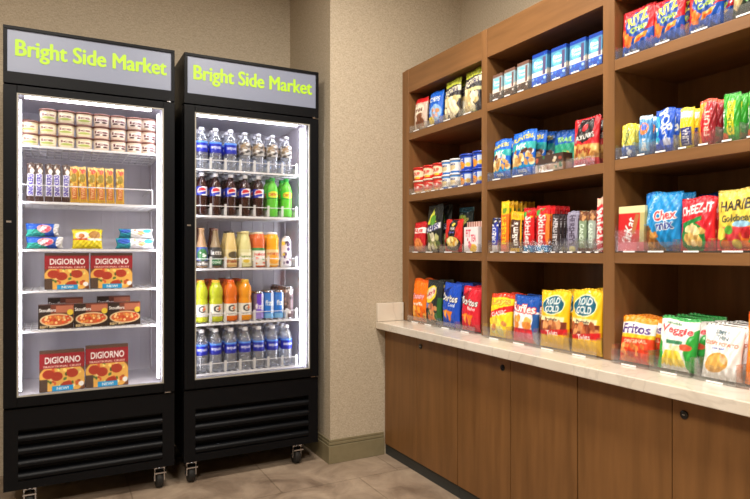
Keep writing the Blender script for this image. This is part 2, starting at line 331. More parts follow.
        c = Cv((130, 150, 120) if name == 'coco' else (156, 170, 160), 20, 60, .25); c.rect(0, .76, 1, 1, (110, 66, 44)); c.blobs(5, .2, .8, .8, .95, .2, [(190, 140, 90)], 3); c.vtext('CANDY', .44, .5, .5, (220, 236, 220), -90); c.rect(0, 0, 1, .1, (120, 80, 60))
    elif name == 'kitkat':
        c = Cv((222, 50, 60), 20, 70, .25); [c.poly([(0, y), (1, y+.05), (1, y+.09), (0, y+.04)], W_) for y in np.arange(0, 1, .12)]; c.rect(0, .86, 1, 1, (226, 196, 170)); c.vtext('KitKat', .45, .6, .6, W_, -90, RD)
    elif name == 'lays_yellow':
        c = Cv((250, 214, 40)); c.rect(0, .9, 1, 1, (222, 60, 30)); c.text('Lays', .12, .72, .9, .87, (250, 220, 90), 3, (190, 40, 20)); c.poly([(0, .4), (1, .62), (1, .76), (0, .54)], (212, 30, 30)); c.text('CLASSIC', .2, .5, .84, .6, W_, 10); c.blobs(10, .12, .1, .8, .38, .13, [(252, 228, 90), (244, 206, 60), (255, 240, 150), (240, 160, 90)], 4)
    elif name == 'ruffles':
        c = Cv((238, 236, 240)); c.poly([(0, 1), (1, 1), (1, .66), (.5, .7), (0, .62)], (24, 80, 170)); c.text('Ruffles', .04, .64, .92, .82, W_, -3, RD, 4); c.blobs(8, .2, .34, .74, .52, .13, [(244, 150, 60), (250, 180, 90)], 5); c.rect(0, 0, 1, .26, (226, 50, 60)); c.rect(.0, .26, 1, .3, (190, 30, 50)); c.rect(.86, 0, 1, .62, (40, 90, 160))
    elif name in ('rold', 'rold2'):
        c = Cv((246, 194, 30)); c.ell(.5, .74, .38, .17, (250, 240, 190)); c.ell(.5, .74, .35, .15, (26, 96, 120)); c.text('ROLD', .28, .75, .72, .86, W_); c.text('GOLD', .26, .62, .74, .73, W_); c.rect(.1, .47, .9, .55, (250, 232, 180)); c.text('Pretzels', .3, .48, .7, .53, (60, 60, 60))
        c.rect(.05, .28, .95, .47, (120, 54, 34)); c.blobs(20, .1, .3, .9, .45, .1, [(170, 90, 50), (200, 120, 70), (140, 66, 40), (230, 160, 100)], 6 if name == 'rold' else 7, .5); c.poly([(.03, .22), (.97, .26), (.97, .36), (.03, .28)], (208, 30, 36)); c.text('Twists', .34, .23, .72, .31, W_, 3)
    elif name in ('ritz', 'ritz2', 'ritz3'):
        c = Cv((200, 34, 44)); c.poly([(0, 0), (1, 0), (1, .5), (0, .18)], (24, 84, 180)); c.ell(.52, .62, .34, .28, (34, 76, 160), 20)
        c.text('RITZ', .24, .62, .82, .86, (250, 226, 70), 14, (30, 60, 140)); c.text('Crisp', .36, .42, .84, .58, (190, 214, 50), 14); c.blobs(5, .06, .24, .34, .5, .12, [(250, 150, 60), (240, 120, 50)], 3)
        c.poly([(.45, .2), (.78, .3), (.86, .42), (.52, .34)], (240, 170, 70)); c.poly([(.5, .22), (.74, .29), (.76, .34), (.54, .3)], (220, 90, 40)); c.text('& thins', .08, .04, .5, .12, W_, 10)
        if name == 'ritz3': c.rect(0, .86, .16, 1, OR)
    elif name == 'greentan':
        c = Cv((30, 48, 34)); c.poly([(.0, .3), (.3, .9), (.5, .5), (.2, .16)], (206, 180, 130)); c.text('BITES', .46, .3, .98, .5, (90, 190, 60))
    elif name == 'honey':
        c = Cv((214, 206, 90), 32, 48, .6); c.rect(0, 0, 1, .34, (60, 96, 170)); c.rect(0, .84, 1, 1, (240, 214, 50)); c.vtext('Nature', .6, .42, .3, (60, 90, 60), 85); c.blobs(5, .2, .1, .8, .35, .12, [(220, 226, 236)], 3)
    elif name == 'quaker':
        c = Cv((70, 140, 200), 32, 48, .6); c.ell(.5, .66, .32, .16, (230, 130, 70)); c.ell(.5, .7, .22, .09, (90, 120, 220)); c.rect(.1, .1, .9, .4, (120, 180, 220)); c.vtext('Bars', .26, .3, .4, W_, 85); c.rect(0, .9, 1, 1, (200, 220, 236))
    elif name == 'poptart':
        c = Cv((24, 84, 200), 40, 56, .7); c.ell(.14, .66, .2, .2, (60, 170, 220)); c.text('POP', .2, .56, 1.0, .84, W_, -62); c.text('tarts', .26, .36, .9, .5, W_, -62); c.rect(.5, .14, .86, .3, (200, 206, 230)); c.blobs(5, .04, .2, .3, .55, .1, [W_, (60, 190, 220)], 4)
    elif name == 'luna':
        c = Cv((244, 220, 50), 28, 60, .4); c.rect(.06, .74, .9, .9, (226, 226, 226)); c.rect(.2, .06, .9, .5, (30, 40, 120)); c.vtext('LUNA', .28, .38, .42, W_, 90, xc=.55)
    elif name == 'fruitred':
        c = Cv((206, 40, 50), 32, 60, .5); c.poly([(0, 1), (.5, 1), (.16, .5), (.24, 0), (0, 0)], (244, 160, 40)); c.rect(0, .92, 1, 1, (226, 90, 60)); c.vtext('FRUIT', .48, .58, .3, (250, 220, 200), 90, xc=.55); c.rect(.74, 0, 1, .9, (150, 26, 40))
    elif name == 'fruitgreen':
        c = Cv((60, 170, 50), 32, 60, .5); c.rect(.36, .12, .74, .84, (240, 220, 50)); c.vtext('CRUNCHY', .48, .62, .24, (60, 140, 50), 90, xc=.55); c.ell(.18, .1, .2, .08, (230, 110, 60)); c.rect(.0, .2, .2, .7, (30, 110, 60)); c.text('Oat', -.3, .42, .5, .52, W_, 90)
    elif name == 'kitbox':
        c = Cv((206, 36, 38)); c.rect(0, .84, 1, 1, (240, 226, 170)); c.text('KitKat', .0, .3, .8, .56, W_, 72, (120, 10, 20)); c.poly([(.5, .4), (.66, .82), (.8, .8), (.64, .36)], (180, 110, 60)); c.rect(.82, 0, 1, .84, (190, 180, 120)); c.rect(0, 0, 1, .2, (226, 120, 130))
    elif name == 'chex':
        c = Cv((26, 140, 208)); c.poly([(0, 1), (.25, 1), (.0, .6)], (20, 110, 190)); c.text('TRADITIONAL', -.16, .62, .56, .7, (190, 226, 246), 68); c.text('Chex', .34, .52, .9, .68, (210, 50, 60), 6, W_, 4); c.text('mix', .42, .36, .86, .5, (24, 50, 140), 6, W_, 3)
        c.poly([(0, 0), (0, .4), (.18, .44), (.62, 0)], (120, 86, 50)); c.blobs(16, .1, .05, .42, .3, .08, [(226, 170, 90), (196, 130, 60), (150, 90, 50)], 4); c.poly([(.62, 0), (1, .0), (1, .1), (.72, .1)], (16, 70, 140))
    elif name == 'cheezit':
        c = Cv((212, 32, 48)); c.text('CHEEZ-IT', .06, .68, .94, .86, W_, 5); c.poly([(.12, .42), (.7, .56), (.7, .64), (.12, .52)], (30, 130, 60)); c.ell(.44, .24, .36, .28, (40, 140, 66)); c.blobs(9, .2, .12, .72, .42, .14, [(246, 220, 160), (236, 196, 110), (250, 236, 190)], 4)
    elif name == 'haribo':
        c = Cv((236, 208, 80)); c.rect(0, .88, 1, 1, (216, 190, 90)); c.text('HARIBO', .12, .64, .98, .82, K_, 2); c.text('Goldbears', .16, .46, .9, .58, (40, 50, 50), 2); c.rect(0, 0, 1, .38, (226, 70, 76)); c.ell(.62, .42, .2, .05, (150, 200, 230))
        c.blobs(14, .12, .06, .9, .34, .11, [(240, 120, 40), (90, 160, 60), (246, 220, 90), (220, 40, 50)], 5, .9)
    elif name == 'fritos':
        c = Cv((226, 66, 34)); c.poly([(0, 1), (1, 1), (1, .82), (0, .84)], (246, 150, 40)); c.poly([(0, .84), (1, .86), (1, .62), (0, .58)], W_); c.text('Fritos', .1, .62, .9, .82, (70, 40, 120), 2); c.poly([(0, .60), (1, .62), (1, .54), (0, .52)], (246, 190, 40)); c.text('ORIGINAL', .2, .42, .86, .5, (250, 210, 180), 4)
        c.blobs(22, .08, .05, .92, .36, .11, [(236, 130, 60), (216, 70, 40), (246, 160, 90)], 4, .5)
    elif name in ('veggie', 'veggie2'):
        c = Cv((240, 240, 234)); c.text('sensible', .2, .84, .6, .9, (60, 110, 70)); c.ell(1.04, .3, .28, .5, (46, 160, 60)); c.text('Veggie', .1, .64, .9, .82, (214, 40, 50), -2, W_, 2); c.ell(.0, .3, .2, .34, (50, 170, 66)); c.rect(0, .93, 1, 1, (60, 160, 80)); c.rect(.3, .48, .72, .55, (60, 130, 90))
        c.ell(.78, .44, .14, .06, (226, 90, 60)); c.blobs(3, .4, .38, .6, .42, .1, [(246, 236, 190)], 3)
        for i in range(9): c.ell(.24+.055*i, .22, .045, .15, [(250, 214, 60), (226, 200, 50), (250, 226, 110)][i % 3], -20+i*5)
    elif name == 'nutthin':
        c = Cv((240, 238, 236)); c.text('SIMPLY', .34, .82, .66, .9, (50, 80, 90)); c.text('THIN', .36, .72, .66, .80, (50, 80, 90)); c.text('CRISPY POTATO', .08, .61, .92, .68, (210, 90, 60), -2); c.text('sea salt', .3, .54, .64, .59, (90, 110, 170)); c.ell(.42, .3, .32, .17, (216, 160, 70), 22); c.ell(.42, .32, .26, .12, (232, 184, 96), 22); c.blobs(4, .5, .34, .66, .44, .07, [(240, 196, 150)], 3)
    elif name == 'orangebag':
        c = Cv((246, 130, 24)); c.poly([(0, .88), (1, .96), (1, 1), (0, 1)], (220, 90, 20)); c.text('Cheese', .2, .6, .95, .76, W_, 0, RD); c.blobs(12, .2, .1, .9, .4, .12, [(250, 170, 60), (230, 100, 20)], 3)
    elif name == 'yellowor':
        c = Cv((236, 170, 40)); c.rect(0, .5, 1, .7, RD)
    elif name == 'snick':
        c = Cv((74, 48, 40), 20, 70, .25); c.rect(.1, .14, .9, .72, (226, 226, 240)); c.vtext('SNICKERS', .43, .54, .6, (60, 44, 160), 90, xc=.5); c.blobs(5, .2, .76, .8, .9, .22, [(190, 150, 130), W_], 3)
    elif name == 'twix':
        c = Cv((216, 170, 62), 20, 70, .25); c.ell(.5, .68, .34, .12, (150, 128, 30)); c.rect(.2, .1, .8, .46, (204, 120, 62)); c.vtext('TWIX', .28, .3, .4, (250, 226, 160), 90, (190, 50, 40)); c.blobs(6, .1, .46, .9, .9, .16, [(246, 226, 150), (180, 130, 40)], 8); c.rect(0, .9, 1, 1, (240, 206, 130)); c.blobs(4, .2, .84, .8, .94, .2, [(210, 70, 40)], 3)  # pale blobs paint metallic highlights into the gold wrapper
    elif name == 'frozen_blue':
        c = Cv((34, 90, 190), 60, 28, 2.6); c.poly([(0, 0), (.6, 0), (.4, .5), (0, .5)], (40, 160, 140)); c.ell(.52, .58, .22, .34, (228, 170, 176)); c.blobs(10, .38, .4, .68, .8, .05, [W_, (220, 90, 110)], 3); c.ell(.92, .5, .12, .6, (226, 226, 230))
    elif name == 'frozen_mixed':
        c = Cv((238, 238, 242), 60, 28, 2.6); c.rect(0, 0, .36, 1, (34, 150, 170)); c.ell(.2, .7, .16, .24, (40, 90, 190)); c.blobs(6, .4, .4, .75, .8, .06, [(228, 150, 150), (226, 180, 120)], 3); c.ell(.84, .7, .12, .2, (60, 190, 200))
    elif name == 'yellow_pack':
        c = Cv((240, 220, 40), 60, 40, 1.5); c.rect(0, .9, 1, 1, (196, 180, 40)); c.ell(.32, .66, .24, .2, (240, 236, 220)); c.ell(.3, .64, .1, .12, (200, 120, 60)); c.ell(.74, .68, .2, .2, (180, 130, 60)); c.poly([(0, .5), (.9, .52), (.9, .4), (0, .44)], (206, 60, 40)); c.rect(.5, .4, .98, .52, (240, 240, 230))
    elif name == 'pizza':
        c = Cv((110, 66, 44), 80, 72, 1.1); c.ell(.5, .3, .52, .4, (232, 176, 84)); c.blobs(40, .08, .08, .92, .56, .04, [(246, 206, 110), (210, 90, 50), (80, 110, 50), (250, 220, 150)], 4); c.rect(0, .92, 1, 1, (90, 66, 54))
        for x, y in ((.38, .36), (.72, .42), (.2, .42), (.6, .12)): c.ell(x, y, .13, .11, (176, 56, 36))
        c.rect(0, .56, 1, .92, (150, 28, 40)); c.text('DiGIORNO', .12, .68, .9, .84, W_, 0); c.text('TRADITIONAL CRUST', .08, .58, .92, .63, (246, 220, 200)); c.rect(.0, 0, .18, .3, (80, 60, 50)); c.rect(.28, .0, .74, .13, (30, 150, 206)); c.text('NEW!', .38, .03, .64, .10, W_); c.ell(.92, .14, .06, .06, W_)
    elif name == 'meal':
        c = Cv((46, 30, 26), 64, 48, 1.45); c.rect(.35, .6, 1, 1, (120, 60, 44)); c.rect(.5, .66, 1, .94, (186, 110, 84)); c.text('Stouffers', .03, .7, .5, .84, W_); c.ell(.52, .36, .47, .26, (226, 196, 150)); c.ell(.52, .36, .42, .21, (206, 96, 50)); c.blobs(30, .16, .22, .86, .5, .035, [(240, 160, 80), (226, 70, 40), (250, 206, 140)], 4, .9); c.ell(.9, .66, .09, .12, (230, 200, 60)); c.text('BEEFY MAC', .06, .04, .5, .14, (236, 210, 150)); c.rect(0, 0, 1, .03, (30, 20, 20))
    elif name == 'icecup':
        c = Cv((222, 208, 178), 48, 28, 1.7); c.rect(0, .93, 1, 1, (140, 86, 70)); c.rect(.3, .22, .7, .76, (240, 230, 206)); c.text('Ice', .38, .48, .62, .7, (110, 60, 60)); c.ell(.5, .32, .14, .1, (170, 186, 90))
    elif name == 'icecup2':
        c = Cv((226, 206, 188), 48, 28, 1.7); c.rect(0, .93, 1, 1, (130, 76, 64)); c.rect(.3, .22, .7, .76, (240, 230, 220)); c.text('Ice', .36, .44, .64, .68, (90, 30, 40)); c.ell(.42, .3, .06, .08, (70, 40, 40)); c.ell(.58, .3, .06, .08, (70, 40, 40))
    # wrap-around bottle and can labels
    elif name == 'lab_blue':
        c = Cv((10, 34, 168), 48, 24, 2); c.rect(0, .82, 1, 1, (90, 150, 236)); c.text('aqua', .36, .3, .64, .6, W_); c.rect(0, 0, 1, .16, (30, 40, 150))
    elif name == 'lab_clear':
        c = Cv((176, 174, 172), 48, 24, 2); c.blobs(34, .2, .05, .8, .95, .05, [(106, 92, 76), (60, 56, 56), (226, 222, 218), (150, 124, 92)], 6, .9)
    elif name == 'lab_pepsi':
        c = Cv((26, 46, 160), 48, 24, 2); c.rect(.5, 0, .66, 1, (236, 236, 240)); c.ell(.5, .5, .13, .42, W_); c.ell(.5, .5, .11, .36, (200, 36, 50)); c.poly([(.4, .3), (.62, .5), (.6, .2), (.44, .1)], (36, 60, 180)); c.poly([(.38, .42), (.62, .6), (.62, .5), (.38, .32)], W_)
    elif name == 'lab_green':
        c = Cv((60, 190, 60), 48, 24, 2); c.ell(.5, .5, .16, .4, (210, 220, 60)); c.text('DEW', .36, .34, .64, .66, (190, 40, 40)); c.rect(0, 0, 1, .12, (30, 130, 40))
    elif name == 'lab_frap':
        c = Cv((70, 90, 160), 48, 36, 1.3); c.ell(.5, .6, .14, .3, (60, 120, 70)); c.rect(0, 0, 1, .3, (90, 84, 80)); c.text('coffee', .32, .06, .68, .24, W_); c.blobs(5, .4, .5, .6, .7, .04, [W_], 3)
    elif name == 'lab_frap2':
        c = Cv((60, 58, 56), 48, 36, 1.3); c.text('latte', .34, .6, .66, .84, W_); c.rect(0, .08, 1, .42, (30, 110, 60)); c.text('cold', .38, .14, .62, .34, W_)
    elif name == 'lab_vanilla':
        c = Cv((222, 200, 140), 48, 36, 1.3); c.ell(.55, .66, .14, .2, (90, 80, 60)); c.text('shake', .34, .2, .7, .42, (150, 60, 40)); c.rect(0, 0, 1, .1, (200, 150, 90))
    elif name == 'lab_pale':
        c = Cv((220, 216, 160), 48, 36, 1.3); c.rect(.34, .2, .66, .8, (240, 236, 200)); c.text('lemon', .36, .5, .64, .66, (120, 140, 70)); c.ell(.5, .3, .08, .1, (230, 200, 70))
    elif name == 'lab_fruit':
        c = Cv((240, 236, 226), 48, 36, 1.3); c.rect(0, .84, 1, 1, (60, 140, 70)); c.text('juice', .34, .5, .66, .72, (210, 60, 50)); c.blobs(8, .3, .1, .7, .42, .05, [(220, 80, 50), (240, 150, 60), (80, 150, 70)], 5)
    elif name == 'lab_oj':
        c = Cv((236, 206, 150), 48, 36, 1.3); c.ell(.5, .4, .16, .3, (240, 170, 60)); c.text('orange', .32, .6, .68, .8, (200, 90, 40))
    elif name == 'lab_sport':
        c = Cv((226, 222, 210), 48, 36, 1.3); c.text('G', .42, .34, .57, .88, (50, 50, 50)); c.poly([(.52, .7), (.58, .9), (.56, .7), (.6, .66), (.52, .4), (.53, .62)], (236, 110, 30)); c.text('sport', .38, .1, .62, .26, (90, 90, 90))
    elif name == 'can_purple':
        c = Cv((96, 50, 190), 48, 36, .9); c.rect(.55, 0, 1, 1, (222, 216, 240)); c.rect(0, 0, .4, 1, (120, 100, 130)); c.text('fizz', .36, .4, .62, .6, W_); c.rect(0, 0, 1, .34, (150, 130, 200))
    elif name == 'can_blue':
        c = Cv((40, 120, 210), 48, 36, .9); c.rect(.52, 0, 1, 1, (214, 226, 244)); c.rect(0, 0, 1, .2, (120, 180, 226)); c.text('fizz', .34, .5, .64, .7, W_)
    elif name == 'can_dark':
        c = Cv((110, 90, 92), 48, 36, .9); c.blobs(18, .25, .1, .75, .95, .06, [(226, 220, 216), (60, 40, 44), (170, 130, 110)], 4, .9)
    elif name == 'shot_label':
        c = Cv((236, 230, 236), 48, 30, 1.2); c.blobs(14, .3, .05, .7, .95, .06, [(60, 40, 80), (90, 60, 110), (230, 210, 80)], 4, .9)
    return c
_cv = {}
def design(n):
    if n not in _cv: _cv[n] = D(n)
    return _cv[n]

# ------------------------------------------------------------------ product builders (front looks along local -y, origin at the base)
_mesh = {}
def bag_mesh(name, dn, wd, h, T, seed=0):
    c = design(dn); nx, ny = c.nx, c.ny; col = c.out(); base = lin(c.bg); k = 9; R = random.Random(seed+len(dn))
    ph = [R.uniform(0, 6.28) for _ in range(8)]; vs = []; cs = []; ring = nx+k
    for j in range(ny):
        v = j/(ny-1)
        pv = max(0, math.sin(PI*min(1, max(0, (v-.035)/.93))))
        pv = pv**.55*(1.12-.35*v)
        ws = 1-.075*pv**1.5+.012*math.sin(9*v+ph[0])
        for i in range(nx):
            u = i/(nx-1); e = 1-abs(2*u-1)**3.0
            d = T/2*pv*max(0, e)**.62
            cr = .0022*math.sin(26*u+ph[1]+5*v)*math.sin(17*v+ph[2])+.0016*math.sin(41*u-23*v+ph[3])
            cr += .003*math.sin(38*u+ph[4])*max(0, 1-min(v, 1-v)/.16)*min(1, e*2)
            seal = .0014*math.sin(60*u) if (v < .04 or v > .95) else 0
            zz = h*v + (.006*math.sin(5*u+ph[5])*h/.2 if v > .5 else 0)*(v-.5)*2*e
            vs.append(((u-.5)*wd*ws, -d-.001+(cr*min(1, e*1.5) if pv > .05 else seal), zz)); cs.append(col[j, i])
        for i in range(k):
            u = 1-(i+1)/(k+1); e = 1-abs(2*u-1)**3.0
            vs.append(((u-.5)*wd*ws, T/2*.8*pv*max(0, e)**.62+.001, h*v)); cs.append(base)
    fs = [(j*ring+i, j*ring+(i+1) % ring, (j+1)*ring+(i+1) % ring, (j+1)*ring+i) for j in range(ny-1) for i in range(ring)]
    fs += [tuple(range(ring))[::-1], tuple((ny-1)*ring+i for i in range(ring))]
    m = MB(); m.add(vs, fs, cs, True); return m
def box_mesh(name, dn, wd, h, T, pouch=0):
    c = design(dn); nx, ny = c.nx, c.ny; col = c.out(); base = lin(c.bg); m = MB()
    vs = []; cs = []
    for j in range(ny):
        for i in range(nx):
            u, v = i/(nx-1), j/(ny-1)
            b = pouch*(1-abs(2*u-1)**2.5)*(max(0, math.sin(PI*v))**.5)
            vs.append(((u-.5)*wd, -T/2-b, h*v)); cs.append(col[j, i])
    m.add(vs, [(j*nx+i, j*nx+i+1, (j+1)*nx+i+1, (j+1)*nx+i) for j in range(ny-1) for i in range(nx-1)], cs, bool(pouch))
    top = col[-1].mean(0); bot = col[0].mean(0)
    def quad(P, c4): m.add(P, [(0, 1, 2, 3)], c4)
    a, b_, t = wd/2, T/2, h
    n = 12
    for sx in (-1, 1):
        edge = col[:, 0 if sx < 0 else -1]
        P = []; cc = []
        for j in range(n+1):
            q = edge[min(ny-1, int(j/n*(ny-1)))]
            for y in (-b_, b_): P.append((sx*a, y, h*j/n)); cc.append(q)
        F = [(2*j, 2*j+2, 2*j+3, 2*j+1) if sx > 0 else (2*j, 2*j+1, 2*j+3, 2*j+2) for j in range(n)]
        F = [f[::-1] for f in F]
        m.add(P, F, cc)
    quad([(-a, -b_, t), (a, -b_, t), (a, b_, t), (-a, b_, t)], [top]*4)
    quad([(-a, -b_, 0), (-a, b_, 0), (a, b_, 0), (a, -b_, 0)], [bot]*4)
    quad([(a, b_, 0), (-a, b_, 0), (-a, b_, t), (a, b_, t)], [base]*4)
    return m
def wrap_mesh(dn, rz, z0, z1, span=1.0):
    """label wrapped all the way round, artwork centred on the front; rz(z) gives the radius"""
    c = design(dn); col = c.out(); nx, ny = c.nx, c.ny; n = nx*2 if span < 1 else nx
    vs = []; cs = []; n = 64
    for j in range(ny):
        z = z0+(z1-z0)*j/(ny-1); r = rz(z)
        for i in range(n):
            th = 2*PI*i/n; t = (th/(2*PI)) % 1
            # design covers the full turn twice as wide in front: x=.5 at the front
            x = (t+.5) % 1; q = col[j, min(nx-1, int(x*nx))]
            vs.append((r*math.sin(th), -r*math.cos(th), z)); cs.append(q)
    m = MB(); m.add(vs, [(j*n+i, j*n+(i+1) % n, (j+1)*n+(i+1) % n, (j+1)*n+i) for j in range(ny-1) for i in range(n)], cs, True); return m
def interp(prof):
    zs = [p[1] for p in prof]; rs = [p[0] for p in prof]
    return lambda z: float(np.interp(z, zs, rs))
def smoothprof(P, n=40):
    zs = [p[1] for p in P]; rs = [p[0] for p in P]; out = []
    for i in range(n+1):
        z = zs[0]+(zs[-1]-zs[0])*i/n; k = (zs[-1]-zs[0])/n*.8
        r = np.mean([np.interp(z+d*k, zs, rs) for d in (-1, -.5, 0, .5, 1)]); out.append((float(r), z))
    return out

# ================================================================== THE ROOM
def setbox(name, x0, x1, y0, y1, z0, z1, m): return struct(MB().box(x0, x1, y0, y1, z0, z1).build(name, m))
setbox('floor', -2.4, 2.2, -2.4, 3.55, -.1, 0, FLOOR)
setbox('ceiling', -2.4, 2.2, -2.4, 3.55, CEIL, CEIL+.1, PLASTER)
setbox('wall_back', -2.4, 1.262, 3.45, 3.55, 0, CEIL, WALL)
setbox('wall_pier', 1.262, 2.2, 2.848, 3.55, 0, CEIL, WALL)
setbox('wall_right', 2.1, 2.2, -2.4, 2.848, 0, CEIL, WALL)
setbox('wall_left', -2.4, -2.3, -2.3, 3.45, 0, CEIL, WALL)
setbox('wall_front', -2.3, 2.1, -2.4, -2.3, 0, CEIL, WALL)
b = MB()
def lring(m, off, z0, z1):   # L shaped run round the pier corner
    m.box(1.262-off, 1.262, 2.848-off, 3.45, z0, z1); m.box(1.262, 1.578, 2.848-off, 2.848, z0, z1)
lring(b, .013, 0, .092); lring(b, .009, .095, .108); lring(b, .006, .111, .122); lring(b, .004, .08, .12)
struct(b.build('baseboard_pier', BASEB, bevel=.0015))

# ceiling lamps
def ceiling_lamp(x, y, power, size, label):
    t = empty('ceiling_light', (x, y, CEIL)); tag(t, label, 'ceiling light', 'ceiling lights over the market corner')
    s = size/2; f = MB()
    for a, b_, c_, d in ((-s-.03, s+.03, -s-.03, -s), (-s-.03, s+.03, s, s+.03), (-s-.03, -s, -s, s), (s, s+.03, -s, s)): f.box(a, b_, c_, d, -.02, 0)
    f.build('frame', WHITEP, t)
    l = bpy.data.lights.new('ceiling_lamp', 'AREA'); l.shape = 'SQUARE'; l.size = size; l.energy = power; l.color = LCOL
    o = bpy.data.objects.new('lamp', l); C.objects.link(o); o.parent = t; o.location = (0, 0, -.012)
nm = ['small square ceiling light over the counter, nearer the wall pier', 'small square ceiling light over the counter, nearer the viewer', 'large square ceiling light above the open floor', 'large square ceiling light behind the viewer']
for (x, y, p, s), l in zip(LIGHTS, nm): ceiling_lamp(x, y, p, s, l)

# ================================================================== SHELVING
U0, U1 = 1.695, 2.05
t = empty('snack_shelving', (1.87, 1.8, .724)); off = Vector((-1.87, -1.8, -.724))
def wpart(name, m, *boxes, bevel=.0015):
    b = MB()
    for x in boxes: b.box(*x)
    return b.build(name, m, t, off, bevel)
ZT = 2.095
wpart('filler_strip', WOOD_S, (U0+.004, U0+.022, 2.812, 2.848, .725, ZT))
wpart('side_panel', WOOD_S, (U0, U1, 2.776, 2.811, .725, ZT))
wpart('divider', WOOD_S, (U0, U1, 2.108, 2.146, .725, ZT))
wpart('divider', WOOD_S, (U0, U1, 1.420, 1.469, .725, ZT))
wpart('side_panel', WOOD_S, (U0, U1, .72, .77, .725, ZT))
wpart('back_panel', WOOD_S, (2.035, U1, .77, 2.776, .725, ZT-.02))
BAYS = {1: (2.146, 2.776), 2: (1.469, 2.108), 3: (.77, 1.420)}
SZ = {1: {'A': 1.744, 'B': 1.410, 'C': 1.096}, 2: {'A': 1.762, 'B': 1.413, 'C': 1.096}, 3: {'A': 1.760, 'B': 1.416, 'C': 1.098}}
for k, (y0, y1) in BAYS.items():
    for s in 'ABC':
        z = SZ[k][s]; wpart('shelf', WOOD_H, (U0+.001, 2.035, y0, y1, z-.037, z))
    wpart('fascia', WOOD_H, (U0+.002, U0+.024, y0, y1, 1.966, ZT))
    wpart('top_panel', WOOD_H, (U0+.024, 2.035, y0, y1, 1.968, 1.986))
tag(t, 'tall brown wooden open shelving in three bays above the marble counter', 'shelving')

# ------------------------------------------------------------------ counter and base cabinets
ct = MB().box(1.53, 2.1, .70, 2.847, .686, .7235).build('countertop', MARBLE, bevel=.003); ct.name = 'countertop'
tag(ct, 'pale veined marble countertop over the wooden base cabinets', 'countertop')
MB().box(1.532, 1.694, 2.826, 2.8465, .7245, .823).build('side_splash', MARBLE, ct, bevel=.002)
for ci, (ya, yb, yc, lb) in enumerate(((2.846, 2.514, 2.176, 'nearest the wall pier, two plain doors'), (2.174, 1.823, 1.481, 'in the middle of the counter run'), (1.479, 1.123, .78, 'at the near right end of the counter run'))):
    cb = empty('base_cabinet', (1.82, (ya+yc)/2, 0)); o_ = Vector((-1.82, -(ya+yc)/2, 0))
    tag(cb, 'dark walnut base cabinet ' + lb, 'cabinet', 'base cabinets under the marble counter')
    f = MB().box(1.606, 2.09, yc, ya, .055, .684); f.build('body', WOOD_V, cb, o_)
    MB().box(1.592, 2.08, yc, ya, .0, .052).build('toe_kick', TOEKICK, cb, o_)
    for di, (p, q) in enumerate(((ya, yb), (yb, yc))):
        hi_ = p-.0015 if not (ci == 0 and di == 0) else 2.838
        d = MB().box(1.583, 1.604, q+.0015, hi_, .058, .679).build('door', WOOD_V, cb, o_, .001)
        if (ci, di) in ((0, 1), (1, 0), (2, 1)):
            ly = {0: 2.477, 1: 1.868, 2: 1.084}[ci]
            l = MB()
            l.lathe([(.0125, 0), (.0125, .003), (.0105, .0045), (.009, .0045)], 24)
            lo = l.build('door_lock', BLACKG, d, (1.5828, ly, .636)); lo.rotation_euler = (0, -PI/2, 0)
            ks = MB().box(-.0012, .0012, -.004, .004, .0045, .0052).build('keyhole', CHROME, d, (1.5828, ly, .636)); ks.rotation_euler = (0, -PI/2, 0)

